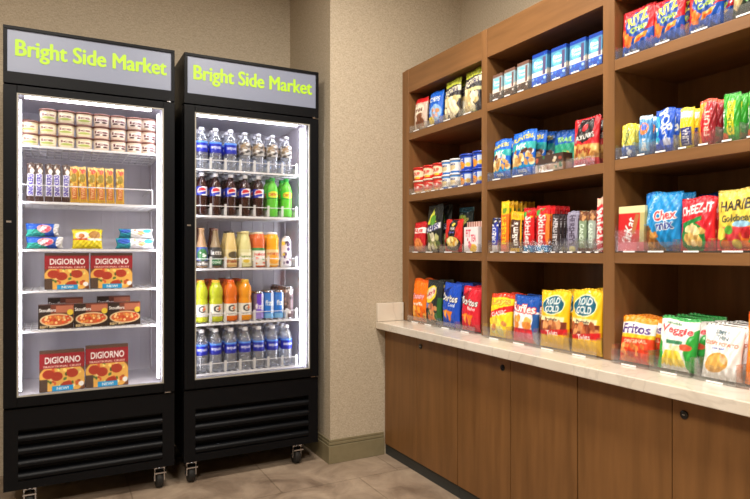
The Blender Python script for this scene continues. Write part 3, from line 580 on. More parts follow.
# ================================================================== FRIDGES
def fridge(cx, label, shelves, wheels, led):
    F = empty('display_fridge', (cx, 2.94, 0)); tag(F, label, 'fridge', 'glass door display fridges against the back wall')
    hw = .346; D2 = .495
    def part(name, m, fn, bevel=0, par=F):
        b = MB(); fn(b); return b.build(name, m, par, bevel=bevel)
    def cab(b):
        b.box(-hw, -hw+.042, .05, D2, .44, 1.80); b.box(hw-.042, hw, .05, D2, .44, 1.80)
        b.box(-hw+.042, hw-.042, D2-.02, D2, .44, 1.80); b.box(-hw, hw, .05, D2, 1.80, 1.815)
        b.box(-hw+.01, hw-.01, .10, D2, .092, .44); b.box(-hw, hw, .03, .10, .415, .438)
    part('cabinet', BLACK, cab)
    def liner(b):
        b.box(-.304, -.296, .055, .47, .472, 1.795); b.box(.296, .304, .055, .47, .472, 1.795)
        b.box(-.296, .296, .462, .47, .472, 1.795); b.box(-.296, .296, .055, .462, .465, .476); b.box(-.296, .296, .055, .462, 1.787, 1.795)
        for i in range(9): b.box(-.262+i*.064, -.256+i*.064, .457, .462, .48, 1.785)
        for s in (-1, 1):
            for y in (.11, .38): b.box(min(s*.296, s*.290), max(s*.296, s*.290), y, y+.012, .50, 1.76)
    part('liner', LINER, liner)
    def sign(b):
        b.box(-hw, hw, .012, .30, 1.815, 2.055)
        b.box(-hw, hw, 0, .012, 1.812, 1.862); b.box(-hw, hw, 0, .012, 2.041, 2.055); b.box(-hw, -.331, 0, .012, 1.862, 2.041); b.box(.331, hw, 0, .012, 1.862, 2.041)
    sb = part('sign_box', BLACK, sign, .001)
    sp = part('sign_panel', SIGN, lambda b: b.box(-.331, .331, .007, .0115, 1.862, 2.041), 0, sb)
    cu = bpy.data.curves.new('t', 'FONT'); cu.body = 'Bright Side Market'; cu.offset = 0; cu.resolution_u = 4; cu.extrude = .01; cu.space_character = 1.0
    o = bpy.data.objects.new('t', cu); C.objects.link(o); dg = bpy.context.evaluated_depsgraph_get(); me = bpy.data.meshes.new_from_object(o.evaluated_get(dg))
    bpy.data.objects.remove(o); V = np.array([v.co for v in me.vertices]); mn, mx = V.min(0), V.max(0)
    for v in me.vertices:
        x = (v.co.x-mn[0])/(mx[0]-mn[0]); y = (v.co.y-mn[1])/(mx[1]-mn[1]); z = v.co.z/.01
        v.co = (-.300+x*.608, .0062-.0006*z, 1.911+y*.090)
    mb = MB(); fs_ = [tuple(p.vertices) for p in me.polygons]   # heavy strokes: the outline laid down a few times, a hair apart
    for k, (dx, dz) in enumerate(((0, 0), (.0030, 0), (-.0030, 0), (.0016, .0016), (-.0016, -.0016), (0, .0018), (0, -.0018))):
        mb.add([(v.co.x+dx, v.co.y-.00004*k, v.co.z+dz) for v in me.vertices], fs_)
    me = bpy.data.meshes.new('lettering'); me.from_pydata(mb.v, [], mb.f); me.materials.append(LIME)
    lt = bpy.data.objects.new('lettering', me); C.objects.link(lt); lt.parent = sp
    def door(b):
        b.box(-hw, -hw+.05, 0, .042, .442, 1.806); b.box(hw-.05, hw, 0, .042, .442, 1.806)
        b.box(-hw+.05, hw-.05, 0, .042, .442, .484); b.box(-hw+.05, hw-.05, 0, .042, 1.774, 1.806)
    dr = part('door', BLACK, door, .002)
    part('glass_pane', GLASS, lambda b: b.box(-.297, .297, .014, .018, .483, 1.775), 0, dr)
    def trim(b):
        b.box(-.297, -.2905, .001, .012, .484, 1.774); b.box(.2905, .297, .001, .012, .484, 1.774); b.box(-.29, .29, .001, .012, .484, .489); b.box(-.29, .29, .001, .012, 1.769, 1.774)
    part('pane_trim', GASKET, trim, 0, dr)
    part('hinge', CHROME, lambda b: (b.box(hw-.045, hw-.02, -.003, .03, .4385, .4415), b.box(hw-.035, hw-.02, -.003, .02, 1.8065, 1.8115)), 0, F)
    part('lock', CHROME, lambda b: b.box(-hw+.012, -hw+.03, -.002, .002, 1.224, 1.232), 0, dr)
    def strip(b):
        b.box(led, .284, .048, .062, .50, 1.755)
    part('light_strip', LEDM, strip)
    part('light_strip', LEDM, lambda b: b.box(-.289, -.281, .048, .056, .50, 1.755))
    part('light_strip', LEDM, lambda b: b.box(-.27, .25, .06, .085, 1.772, 1.784))
    def grille(b):
        b.box(-hw, hw, .01, .03, .342, .432); b.box(-hw, -.292, .01, .03, .124, .342); b.box(.292, hw, .01, .03, .124, .342); b.box(-hw, hw, .01, .03, .088, .124)
        for i in range(4):
            z0 = .302-i*.0545; n = 10; P = []
            for s in (-.292, .292):
                for k in range(n+1):
                    a = PI*(k/n)-PI/2
                    P.append((s, .032-.024*math.cos(a), z0+.0185*math.sin(a)))
            Fs = [(k, n+1+k, n+2+k, k+1) for k in range(n)]; b.add(P, Fs, None, True)
            P2 = [(-.292, .045, z0+.0185), (.292, .045, z0+.0185), (.292, .032, z0+.0185), (-.292, .032, z0+.0185)]
            b.add(P2, [(0, 1, 2, 3)])
        b.box(-.292, .292, .05, .06, .128, .342)
    part('grille', BLACK, grille)
    for x, y in ((wheels[0], .055), (wheels[1], .055), (-.305, .44), (.265, .44)):
        def fork(b):
            b.box(x-.028, x+.028, y-.022, y+.03, .084, .0915); b.lathe([(.02, .075), (.02, .084)], 20, cx=x, cy=y)
            b.box(x-.024, x-.019, y-.012, y+.024, .014, .078); b.box(x+.019, x+.024, y-.012, y+.024, .014, .078); b.box(x-.024, x+.024, y-.016, y+.018, .073, .078)
            b.box(x-.026, x+.026, y-.040, y-.014, .056, .062)
        cs_ = part('caster', CHROME, fork)
        def wheel(b):
            n = 28; P = []
            pr = [(.012, -.016), (.040, -.016), (.044, -.011), (.044, .011), (.040, .016), (.012, .016)]
            for r, q in pr:
                for i in range(n): P.append((x+q, y+.008+r*math.cos(2*PI*i/n), .0227+r*math.sin(2*PI*i/n)))
            b.add(P, [(j*n+i, j*n+(i+1) % n, (j+1)*n+(i+1) % n, (j+1)*n+i) for j in range(5) for i in range(n)], None, True)
            b.tube((x-.026, y+.008, .0227), (x+.026, y+.008, .0227), .006)
        part('wheel', RUBBER, wheel, 0, cs_)
    for z, rail, kind in shelves:
        def sh(b):
            for i in range(19): x = -.28+i*.0311; b.tube((x, .075, z-.0035), (x, .44, z-.0035), .0034, 6)
            for y in (.075, .16, .25, .34, .44): b.tube((-.288, y, z-.008), (.288, y, z-.008), .0032, 6)
            b.box(-.288, .288, .070, .076, z-.0115, z-.002)
            b.box(-.288, -.283, .075, .44, z-.016, z-.004); b.box(.283, .288, .075, .44, z-.016, z-.004)
        s_ = part('wire_shelf', WIRE, sh)
        if rail:
            def rl(b):
                b.tube((-.285, .072, z+rail), (.255, .072, z+rail), .0025, 6)
                if kind == 'lanes':
                    for x in [-.285]+[q-.890 for q in ((.6845, .7583, .8345, .9085, 1.0819) if z == .745 else (.685, .7585, .8345, .9085, .9825, 1.059))]+[.247]:
                        b.box(x-.0012, x+.0012, .075, .40, z, z+.035)
                        b.box(x-.006, x+.006, .069, .071, z, z+rail+.012)
                else:
                    b.tube((.255, .072, z), (.255, .072, z+rail), .0025, 6); b.tube((-.285, .072, z), (-.285, .072, z+rail), .0025, 6)
                    b.tube((.255, .072, z+rail), (.255, .42, z+rail), .0025, 6); b.tube((-.285, .072, z+rail), (-.285, .42, z+rail), .0025, 6)
            part('front_rail', WIRE if kind == 'basket' else CLIPM, rl, 0, s_)
        elif False: pass
    return F
before_fridges = set(SC.objects)
CLIPM = clear_mat('frosted_shelf_rail', base=.05, edge=.4, rough=.1, diff=.45)
FA = fridge(.154, 'black glass door fridge on the left with frozen food and ice cream', [(1.570, 0, ''), (1.324, .07, 'basket'), (1.114, 0, ''), (.931, 0, ''), (.757, 0, '')], (-.25, .284), .275)
FB = fridge(.890, 'black glass door fridge on the right filled with bottled drinks', [(1.515, .045, 'lanes'), (1.285, .045, 'lanes'), (1.020, .045, 'lanes'), (.745, .045, 'lanes'), (.497, .045, 'lanes')], (-.305, .24), .262)

fridge_things = [FA, FB]
# ================================================================== PRODUCTS ON THE WOODEN SHELVES
ORD = ['', 'second', 'third', 'fourth', 'fifth', 'sixth', 'seventh', 'eighth']
SHORT = {'A1': 'left bay, top shelf', 'B1': 'left bay, second shelf', 'C1': 'left bay, third shelf', 'D1': 'left bay, on counter',
         'A2': 'middle bay, top shelf', 'B2': 'middle bay, second shelf', 'C2': 'middle bay, third shelf', 'D2': 'middle bay, on counter',
         'A3': 'right bay, top shelf', 'B3': 'right bay, second shelf', 'C3': 'right bay, third shelf', 'D3': 'right bay, on counter'}
XF = 1.700
TZ = .0042
ATT = {}
def tray(key, yc, wd, deep, h, phrase, xf=1.697):
    s, bay = key[0], int(key[1]); z = .7237 if s == 'D' else SZ[bay][s]
    y0, y1 = BAYS[bay]; wd = max(wd, .03); yc = min(max(yc, y0+wd/2+.002), y1-wd/2-.002); m = MB()
    m.box(xf, xf+deep, yc-wd/2, yc+wd/2, z+.0006, z+.0030)
    m.box(xf, xf+.002, yc-wd/2, yc+wd/2, z+.003, z+h)
    m.box(xf+.002, xf+deep, yc-wd/2, yc-wd/2+.0016, z+.003, z+h*1.25); m.box(xf+.002, xf+deep, yc+wd/2-.0016, yc+wd/2, z+.003, z+h*1.25)
    o = m.build('shelf_tray', ACRYL); tag(o, 'clear tray holding the %s, %s' % (phrase, SHORT[key]), 'shelf tray', 'clear acrylic shelf trays')
    MB().box(xf-.0016, xf-.0002, yc-wd*.20, yc+wd*.20, z+.001, z+.006).build('front_dash', DASHM, o)  # short white dash low on the tray's front edge
def place(o, x, y, z, yaw=0, tilt=0):
    o.location = (x, y, z); o.rotation_euler = (-math.radians(tilt), 0, -PI/2+math.radians(yaw))
def product(key, yc, wd, ztop, T, kind, dn, phrase, cat, name, back=0, sp=.03, yaw=0, tilt=3, grp=None, xo=0, notray=False, z_off=0, th=.034):
    s, bay = key[0], int(key[1]); z = (.7237 if s == 'D' else SZ[bay][s]) + TZ + z_off
    xf = 1.668 if s == 'D' and bay > 1 else 1.690 if s == 'D' else XF   # the counter bags stand a little further out
    k_ = (xf+T/2)/1.74; yc *= k_; wd *= k_*1.03; zt = (ztop-1.1)*k_+1.1; h = zt-z
    y0, y1 = BAYS[bay]; yc = min(max(yc, y0+wd/2+.004), y1-wd/2-.004)
    grp = grp or {'A': 'snacks on the top shelves', 'B': 'snacks on the second shelves', 'C': 'snacks on the third shelves', 'D': 'snack bags on the counter'}[s]
    wm = wd-.004; z += T*.45*math.sin(math.radians(abs(tilt))); h = zt-z
    if key == 'A2' or key == 'B3': wm *= .88
    if kind == 'bag': o = bag_mesh(name, dn, wm, h, T, int(yc*1000)).build(name, FOIL)
    elif kind == 'box': o = box_mesh(name, dn, wm, h, T).build(name, PAPER)
    else: o = bag_mesh(name, dn, wm, h, T, int(yc*1000)).build(name, WRAP)
    x = xf+T/2+xo+.005
    place(o, x, yc, z, yaw, tilt)
    tag(o, '%s, %s' % (phrase, SHORT[key]), cat, grp)
    for k in range(1, back+1):
        q = o.copy(); C.objects.link(q); place(q, x+k*sp, yc+random.Random(k).uniform(-.0008, .0008), z, yaw, tilt)
        q['label'] = '%s, %s from the front, %s' % (phrase, ORD[k], SHORT[key])
    if not notray: tray(key, yc, wd+.007 if s != 'D' else wd+.003, min(.30, T+.03+back*sp), th, phrase, xf-.004)
    return o
P = product
# left bay
P('A1', 2.727, .125, 1.932, .045, 'bag', 'cookie', 'tan cookie bag with red top', 'cookie bag', 'cookie_bag', 1, .05)
P('A1', 2.582, .128, 1.934, .05, 'bag', 'bluecookie', 'bright blue cookie bag', 'cookie bag', 'cookie_bag', 1, .055)
P('A1', 2.437, .13, 1.958, .05, 'bag', 'popcorn', 'lime and cream popcorn bag further left', 'popcorn bag', 'popcorn_bag', 2, .055)
P('A1', 2.272, .13, 1.965, .05, 'bag', 'popcorn2', 'lime and cream popcorn bag beside divider', 'popcorn bag', 'popcorn_bag', 2, .055)
P('C1', 2.74, .115, 1.262, .04, 'bag', 'nutsmall', 'small red nut bag', 'nut bag', 'nut_bag', 1, .045)
P('C1', 2.598, .140, 1.345, .05, 'bag', 'blackchip', 'tall black chip bag with yellow peak', 'chip bag', 'chip_bag', 1, .055)
P('C1', 2.435, .125, 1.325, .05, 'bag', 'greenchip', 'dark green crisp bag behind red pack', 'chip bag', 'chip_bag', 0, xo=.075, notray=True)
P('C1', 2.428, .145, 1.263, .05, 'bag', 'stirfry', 'red and black noodle pack', 'noodle pack', 'noodle_pack')
P('C1', 2.260, .105, 1.218, .045, 'box', 'whitepink', 'white carton with pink print', 'carton', 'tea_carton', tilt=0)
P('C1', 2.275, .14, 1.245, .07, 'box', 'stripebox', 'pink striped carton behind white carton', 'carton', 'snack_carton', xo=.055, notray=True, tilt=0)
P('D1', 2.744, .145, .953, .06, 'bag', 'cheetos', 'orange cheese puff bag', 'chip bag', 'chip_bag', 1, .065, yaw=3)
P('D1', 2.600, .143, .954, .06, 'bag', 'lays_black', 'black potato chip bag with yellow emblem', 'chip bag', 'chip_bag', 1, .065)
P('D1', 2.445, .146, .946, .06, 'bag', 'doritos_blue', 'blue corn chip bag', 'chip bag', 'chip_bag', 2, .065)
P('D1', 2.285, .143, .934, .06, 'bag', 'doritos_red', 'red corn chip bag', 'chip bag', 'chip_bag', 2, .065)
# middle bay
for i, (y, wd, zt) in enumerate(((2.081, .073, 1.89), (2.002, .078, 1.893), (1.918, .08, 1.899), (1.820, .096, 1.908), (1.716, .09, 1.903), (1.620, .088, 1.899), (1.535, .072, 1.896))):
    wh = ['first', 'second', 'third'][i] if i < 3 else ['first', 'second', 'third', 'fourth'][i-3]
    P('A2', y, wd, zt, .03, 'box', 'rice_brown' if i < 3 else 'rice_blue', ('%s brown and teal snack pack' if i < 3 else '%s royal blue snack pack') % wh, 'snack pack', 'snack_pack', 2, .034, tilt=2)
P('B2', 2.078, .115, 1.597, .05, 'bag', 'planters', 'shorter blue nut mix bag', 'nut bag', 'nut_bag', 1, .055)
P('B2', 1.925, .145, 1.610, .05, 'bag', 'planters2', 'taller blue nut mix bag', 'nut bag', 'nut_bag', 2, .055)
P('B2', 1.755, .14, 1.592, .05, 'bag', 'bluegreen', 'blue green trail mix bag', 'trail mix bag', 'trail_mix_bag', 1, .055, xo=.07, notray=True)
P('B2', 1.755, .15, 1.485, .05, 'box', 'flatbox', 'low dark brown patterned carton', 'carton', 'snack_carton', tilt=0)
P('B2', 1.588, .125, 1.602, .05, 'bag', 'jerky', 'red and black jerky bag', 'jerky bag', 'jerky_bag', 2, .05)
for y, wd, zt, dn, ph, bk, sp, T in ((2.11, .045, 1.253, 'tube_blue', 'narrow white and blue candy pack', 2, .024, .02), (2.044, .056, 1.324, 'reese', 'tall orange candy pack with yellow top', 6, .024, .02),
        (1.973, .074, 1.272, 'mms', 'yellow edged brown candy pack', 4, .026, .02), (1.893, .07, 1.284, 'skittles', 'red candy pack further left', 4, .026, .022), (1.812, .08, 1.288, 'skittles2', 'red and orange candy pack', 4, .026, .022),
        (1.741, .047, 1.250, 'hersheys', 'dark brown chocolate bar', 4, .02, .014), (1.654, .055, 1.253, 'hersheys2', 'silver grey chocolate bar', 4, .02, .014), (1.604, .041, 1.254, 'coco', 'brown and green coconut bar', 4, .022, .02),
        (1.561, .040, 1.251, 'almond', 'pale green and brown candy bar', 4, .022, .02), (1.524, .034, 1.296, 'kitkat', 'tall red striped wafer bar', 3, .022, .018)):
    P('C2', y, wd, zt, T, 'wrap', dn, ph, 'candy', 'candy_pack', bk, sp, tilt=1, th=.045)
P('C2', 1.697, .036, 1.245, .016, 'wrap', 'hersheys2', 'narrow grey bar between chocolate bars', 'candy', 'candy_pack', 3, .02, xo=.03, tilt=1)
P('D2', 2.072, .146, .914, .06, 'bag', 'lays_yellow', 'yellow chip bag with red band', 'chip bag', 'chip_bag', 1, .065, tilt=5, yaw=3, th=.05)
P('D2', 1.912, .155, .918, .06, 'bag', 'ruffles', 'blue white and red ridged chip bag', 'chip bag', 'chip_bag', 1, .065, th=.05)
P('D2', 1.748, .154, .947, .06, 'bag', 'rold', 'yellow pretzel bag further from divider', 'pretzel bag', 'pretzel_bag', 1, .065, yaw=2, th=.06)
P('D2', 1.580, .150, .958, .06, 'bag', 'rold2', 'yellow pretzel bag beside the divider', 'pretzel bag', 'pretzel_bag', 1, .065, th=.06)
# right bay
P('A3', 1.370, .128, 1.930, .05, 'bag', 'ritz', 'red and blue cracker bag beside divider', 'cracker bag', 'cracker_bag', 1, .06, yaw=4)
P('A3', 1.248, .115, 1.922, .05, 'bag', 'ritz2', 'red and blue cracker bag second along', 'cracker bag', 'cracker_bag', 1, .06)
P('A3', 1.123, .116, 1.919, .05, 'bag', 'ritz3', 'red and blue cracker bag third along', 'cracker bag', 'cracker_bag', 1, .06)
P('A3', .989, .11, 1.90, .05, 'bag', 'greentan', 'dark green and tan snack bag', 'snack bag', 'snack_bag')
for y, wd, zt, dn, ph in ((1.402, .066, 1.541, 'honey', 'yellow and blue granola bar pack'), (1.335, .062, 1.557, 'quaker', 'light blue cereal bar pack'), (1.262, .082, 1.564, 'poptart', 'royal blue toaster pastry pack'), (1.186, .058, 1.552, 'luna', 'yellow bar pack with navy block'),
        (1.118, .066, 1.562, 'fruitred', 'red and orange fruit snack pack'), (1.046, .062, 1.565, 'fruitgreen', 'green and yellow granola pack'), (.975, .06, 1.557, 'fruitgreen', 'second green granola pack further right')):
    P('B3', y, wd, zt, .03, 'wrap', dn, ph, 'snack bar', 'snack_bar_pack', 3, .032, tilt=2, th=.04)
P('C3', 1.395, .104, 1.255, .05, 'box', 'kitbox', 'red and cream wafer carton', 'candy box', 'candy_carton', tilt=2, th=.075)
P('C3', 1.270, .132, 1.295, .055, 'bag', 'chex', 'bright blue snack mix bag', 'snack bag', 'snack_mix_bag', 1, .06, yaw=3)
P('C3', 1.150, .115, 1.268, .05, 'bag', 'cheezit', 'red and green cheese cracker bag', 'cracker bag', 'cracker_bag', 1, .055)
P('C3', 1.160, .15, 1.29, .05, 'bag', 'bluecookie', 'blue bag behind the red cracker bag', 'snack bag', 'snack_bag', xo=.125, notray=True)
P('C3', 1.022, .138, 1.284, .055, 'bag', 'haribo', 'gold gummy candy bag', 'candy bag', 'candy_bag', 1, .06)
P('D3', 1.372, .138, .880, .055, 'bag', 'fritos', 'orange and red corn chip bag', 'chip bag', 'chip_bag', 1, .065, yaw=0, tilt=9, th=.05)
P('D3', 1.222, .136, .893, .06, 'bag', 'veggie', 'white and green veggie snack bag', 'veggie snack bag', 'snack_bag', 2, .065, yaw=1, tilt=9, th=.05)
P('D3', 1.078, .122, .882, .045, 'bag', 'nutthin', 'white potato cracker pack', 'cracker bag', 'cracker_bag', 3, .045, tilt=9, th=.05)
P('D3', .944, .13, .93, .06, 'bag', 'orangebag', 'plain orange chip bag', 'chip bag', 'chip_bag', 1, .065, tilt=6, th=.05)

# stacked cups on the left bay's second shelf
CUPMAT = {'cup_red': plastic('red_lid', (206, 40, 34)), 'cup_cream': plastic('cream_lid', (226, 210, 190)), 'cup_white': plastic('pale_lid', (226, 226, 230)), 'cup_blue': plastic('blue_lid', (40, 70, 180)), 'ice': plastic('brown_lid', (120, 76, 64))}
def cup(dn, r, h, lid, name='soup_cup'):
    o = empty(name, (0, 0, 0)); rz = lambda z: r*(.86+.14*z/h)
    m = wrap_mesh(dn, rz, .001, h-.008); m.lathe([(r*.3, .003), (r*.86, .001)], 64, col=lin(design(dn).bg)); m.build('cup_body', PAPER, o)
    MB().lathe([(r*.9, h-.010), (r*1.03, h-.010), (r*1.03, h-.003), (r*.98, h-.001), (r*.9, h-.002), (.002, h-.002)], 40).build('lid', lid, o)
    return o
def put(proto, used, x, y, z, rz, label, cat, grp):
    o = proto if not used[0] else copy_tree(proto); used[0] = True
    o.location = (x, y, z); o.rotation_euler = (0, 0, rz); tag(o, label, cat, grp); return o
zc = SZ[1]['B']+TZ
rows = [(2.727, .047, 'cup_red', 'cup_cream', .070), (2.632, .046, 'cup_red', 'cup_cream', .070), (2.541, .042, 'cup_red', 'cup_cream', .070), (2.462, .034, 'cup_white', 'cup_white', .071), (2.392, .034, 'cup_white', 'cup_white', .071), (2.306, .047, 'cup_blue', 'cup_blue', .076), (2.209, .045, 'cup_blue', 'cup_blue', .076)]
pl = ['first', 'second', 'third', 'fourth', 'fifth', 'sixth', 'seventh', 'eighth']
cn = {'cup_red': 'red soup cup', 'cup_cream': 'pale reflection-tinted soup cup', 'cup_white': 'white and blue oat cup', 'cup_blue': 'blue macaroni cup'}
for i, (y, r, up, lo_, h) in enumerate(rows):
    for lvl, dn in ((0, lo_), (1, up)):
        c_ = cup(dn, r, h, CUPMAT[dn]); put(c_, [False], XF+r+.003, y, zc+lvl*h, -PI/2, '%s on the %s of the %s stack, left bay second shelf' % (cn[dn], ['bottom', 'top'][lvl], pl[i]), 'cup', 'stacked cups on the second shelf')
    tray('B1', y, 2*r+.002, .1, .03, pl[i]+' stack of cups')

before_fridge_goods = set(SC.objects)
# ================================================================== PRODUCTS IN THE LEFT FRIDGE
YF = 3.06
def icup(dn):
    return cup(dn, .0365, .0565, CUPMAT['ice'], 'ice_cream_cup')
protoA, protoB = icup('icecup'), icup('icecup2'); uA, uB = [False], [False]
for i, x in enumerate((-.093, -.027, .045, .119, .192, .264, .336, .399)):
    x = x if i else -.099
    for k in range(2 if i == 0 else 3):
        pr, us = (protoA, uA) if i < 4 else (protoB, uB)
        put(pr, us, x, YF+.01+(.004 if k == 1 else 0), 1.5712+k*.0567, random.Random(i*3+k).uniform(-.2, .2), 'ice cream cup, %s in the %s stack from left, left fridge' % (['bottom', 'middle', 'top'][k], pl[i]), 'ice cream cup', 'ice cream cups in the left fridge')
def bar(dn, wd, h, T=.022): return bag_mesh('x', dn, wd, h, T, 5).build('ice_cream_bar', WRAP)
sn = bar('snick', .033, .168, .026); tw = bar('twix', .037, .165, .028)
for i, (x, rl) in enumerate(((-.096, 2), (-.061, -1), (-.024, 1), (.010, -3), (.043, 2))):
    o = sn if i == 0 else sn.copy()
    if i: C.objects.link(o)
    o.location = (x, 3.045, 1.3255); o.rotation_euler = (-.05, math.radians(rl*.5), 0); tag(o, 'brown wrapped ice cream bar, %s from left in the left fridge' % pl[i], 'ice cream bar', 'ice cream bars standing in the wire basket')
for i, (x, rl) in enumerate(((.079, -2), (.116, -3), (.153, -1), (.190, -2), (.229, -2), (.270, 0))):
    o = tw if i == 0 else tw.copy()
    if i: C.objects.link(o)
    o.location = (x, 3.045, 1.3255); o.rotation_euler = (-.05, math.radians(rl), 0); tag(o, 'gold wrapped ice cream bar, %s gold one from left, left fridge' % pl[i], 'ice cream bar', 'ice cream bars standing in the wire basket')
def fr(name, kind, dn, x, y, z, wd, h, T, label, cat, grp=None, yaw=0, tilt=0, mt=None):
    m = bag_mesh(name, dn, wd, h, T, int(x*100)) if kind == 'bag' else box_mesh(name, dn, wd, h, T)
    o = m.build(name, mt or (FOIL if kind == 'bag' else PAPER)); o.location = (x, y, z); o.rotation_euler = (-math.radians(tilt), 0, math.radians(yaw)); tag(o, label, cat, grp); return o
G3 = 'frozen snack packs on the third shelf'
fr('frozen_snack_pack', 'bag', 'frozen_blue', -.040, 3.06, 1.1153, .150, .053, .05, 'blue and green frozen pack at bottom of left pile', 'frozen food', G3)
fr('frozen_snack_pack', 'bag', 'frozen_blue', -.048, 3.065, 1.1695, .136, .058, .055, 'blue and pink frozen pack on top of left pile', 'frozen food', G3, yaw=9, tilt=6)
fr('frozen_snack_pack', 'bag', 'yellow_pack', .132, 3.05, 1.1153, .129, .09, .04, 'yellow frozen snack pack in the middle of its shelf', 'frozen food', G3, tilt=6)
fr('frozen_snack_pack', 'bag', 'frozen_mixed', .338, 3.06, 1.1153, .175, .05, .05, 'white and teal frozen pack at bottom of right pile', 'frozen food', G3)
fr('frozen_snack_pack', 'bag', 'frozen_mixed', .342, 3.065, 1.166, .155, .045, .05, 'white and teal frozen pack on top of right pile', 'frozen food', G3, yaw=-12, tilt=8)
G4 = 'frozen pizza boxes in the left fridge'
fr('pizza_box', 'box', 'pizza', .048, 3.045, .9325, .178, .163, .04, 'pepperoni pizza box, left one on the upper pizza shelf', 'pizza box', G4)
fr('pizza_box', 'box', 'pizza', .233, 3.045, .9325, .178, .163, .04, 'pepperoni pizza box, right one on the upper pizza shelf', 'pizza box', G4)
fr('pizza_box', 'box', 'pizza', .029, 3.045, .4775, .180, .18, .04, 'pepperoni pizza box, left one on the fridge floor', 'pizza box', G4, tilt=3)
fr('pizza_box', 'box', 'pizza', .214, 3.045, .4775, .180, .19, .04, 'pepperoni pizza box, right one on the fridge floor', 'pizza box', G4, tilt=3)
G5 = 'frozen meal boxes on the fifth shelf'
for i, x in enumerate((.004, .1455, .287)):
    fr('frozen_meal_box', 'box', 'meal', x, 3.045, .7585, .139, .106, .045, 'frozen pasta meal box, %s of the three in front' % ['left', 'middle', 'right'][i], 'frozen meal box', G5)
for i, x in enumerate((.045, .258)):
    fr('frozen_meal_box', 'box', 'meal', x, 3.25, .7585, .15, .122, .045, 'frozen meal box standing behind, %s one' % ['left', 'right'][i], 'frozen meal box', G5)

# ================================================================== DRINKS IN THE RIGHT FRIDGE
DX = (.650, .720, .797, .872, .945, .020+1.0, 1.098)
def lathe_part(P, name, m, o, n=32): return MB().lathe(P, n).build(name, m, o)
CAPW = plastic('white_cap', (236, 236, 240)); CAPG = plastic('green_cap', (40, 160, 60)); CAPO = plastic('orange_cap', (232, 96, 24)); CAPY = plastic('yellow_cap', (236, 190, 60)); CAPK = plastic('black_cap', (40, 34, 34)); CAPC = plastic('grey_cap', (190, 190, 196))
def bottle(name, R, h, liquid, cap, label, l0, l1, neck=.36, prof=None, capr=.014):
    """R max radius, h height; prof: list of (r/R, z/h)"""
    o = empty(name, (0, 0, 0))
    prof = prof or [(.82, 0), (.98, .03), (1, .08), (.95, .2), (.97, .3), (.97, .34), (1, .38), (1, .66), (.96, .72), (.72, .82), (.42, .89), (.38, .93)]
    Q = smoothprof([(a*R, b_*h) for a, b_ in prof], 44); rz = interp(Q)
    Q2 = [(Q[0][0]*.8, 0.0002)]+Q[1:]
    lathe_part(Q2, 'bottle', liquid, o, 36)
    top = Q[-1][1]; lathe_part([(capr, top-.002), (capr*1.02, top), (capr, h-.002), (capr*.9, h)], 'cap', cap, o, 24)
    if label: wrap_mesh(label, lambda z: rz(z)+.0008, l0*h, l1*h).build('label', WRAP, o)
    return o
def row(proto, spots, z, labels, cat, grp):
    u = [False]
    for (x, y), lb in zip(spots, labels): put(proto, u, x, y, z+.0008, random.Random(int(x*999)).uniform(-.25, .25), lb, cat, grp)
YB = 3.062; YB2 = 3.138
wb = bottle('water_bottle', .0310, .212, WATER, CAPW, 'lab_blue', .40, .66)
S5 = 'bottom shelf'
sp_ = [(DX[i], YB) for i in range(3)]; lb = ['clear water bottle with blue label, %s from left, top shelf' % pl[i] for i in range(3)]
sp5 = [(x, YB) for x in DX]; lb5 = ['clear water bottle with blue label, %s from left, fridge floor front' % pl[i] for i in range(7)]
sp6 = [(x, YB2) for x in DX]; lb6 = ['clear water bottle with blue label, %s from left, fridge floor back row' % pl[i] for i in range(7)]
GW = 'bottled water in the right fridge'
row(wb, sp_+[(a, YB2) for a, _ in sp_], 1.515, lb+[l+' back row' for l in lb], 'water bottle', GW)
wb2 = copy_tree(wb); row(wb2, sp5+sp6, .497, lb5+lb6, 'water bottle', GW)
wb3 = copy_tree(wb); row(wb3, [(x, YB2+.076) for x in DX], .497, [l.replace('front', 'rear row') for l in lb5], 'water bottle', GW)
wb4 = copy_tree(wb); row(wb4, [(DX[i], YB2+.076) for i in range(3)], 1.515, [l+' rear row' for l in lb], 'water bottle', GW)
cb_ = bottle('water_bottle', .0300, .205, WATER, CAPC, 'lab_clear', .42, .74)
row(cb_, [(DX[i], YB) for i in range(3, 7)], 1.515, ['clear flavoured water bottle with patterned label, %s from left, top shelf' % pl[i] for i in range(3, 7)], 'water bottle', GW)
cb2 = copy_tree(cb_); row(cb2, [(DX[i], YB2) for i in range(3, 7)], 1.515, ['clear flavoured water bottle behind the %s from left, top shelf' % pl[i] for i in range(3, 7)], 'water bottle', GW)
COLA = mat('dark_cola', (52, 24, 20), .12, spec=.6); LIMEL = mat('bright_green_soda', (110, 214, 70), .12, Transmission_Weight=.25)
pb = bottle('soda_bottle', .0290, .212, COLA, CAPW, 'lab_pepsi', .46, .67)
row(pb, [(DX[i], YB) for i in range(5)]+[(DX[i], YB2) for i in range(5)]+[(DX[i], YB2+.076) for i in range(5)], 1.285, ['dark cola bottle with blue label, %s from left, front row' % pl[i] for i in range(5)]+['dark cola bottle with blue label, %s from left, back row' % pl[i] for i in range(5)]+['dark cola bottle with blue label, %s from left, rear row' % pl[i] for i in range(5)], 'soda bottle', 'soda bottles on the second shelf')
gb = bottle('soda_bottle', .0305, .208, LIMEL, CAPG, 'lab_green', .46, .67)
row(gb, [(DX[5], YB), (DX[6], YB)]+[(DX[5], YB2), (DX[6], YB2)], 1.285, ['bright green soda bottle beside the last cola bottle', 'bright green soda bottle at the right end of the shelf', 'green soda bottle behind the left green one', 'green soda bottle behind the right green one'], 'soda bottle', 'soda bottles on the second shelf')
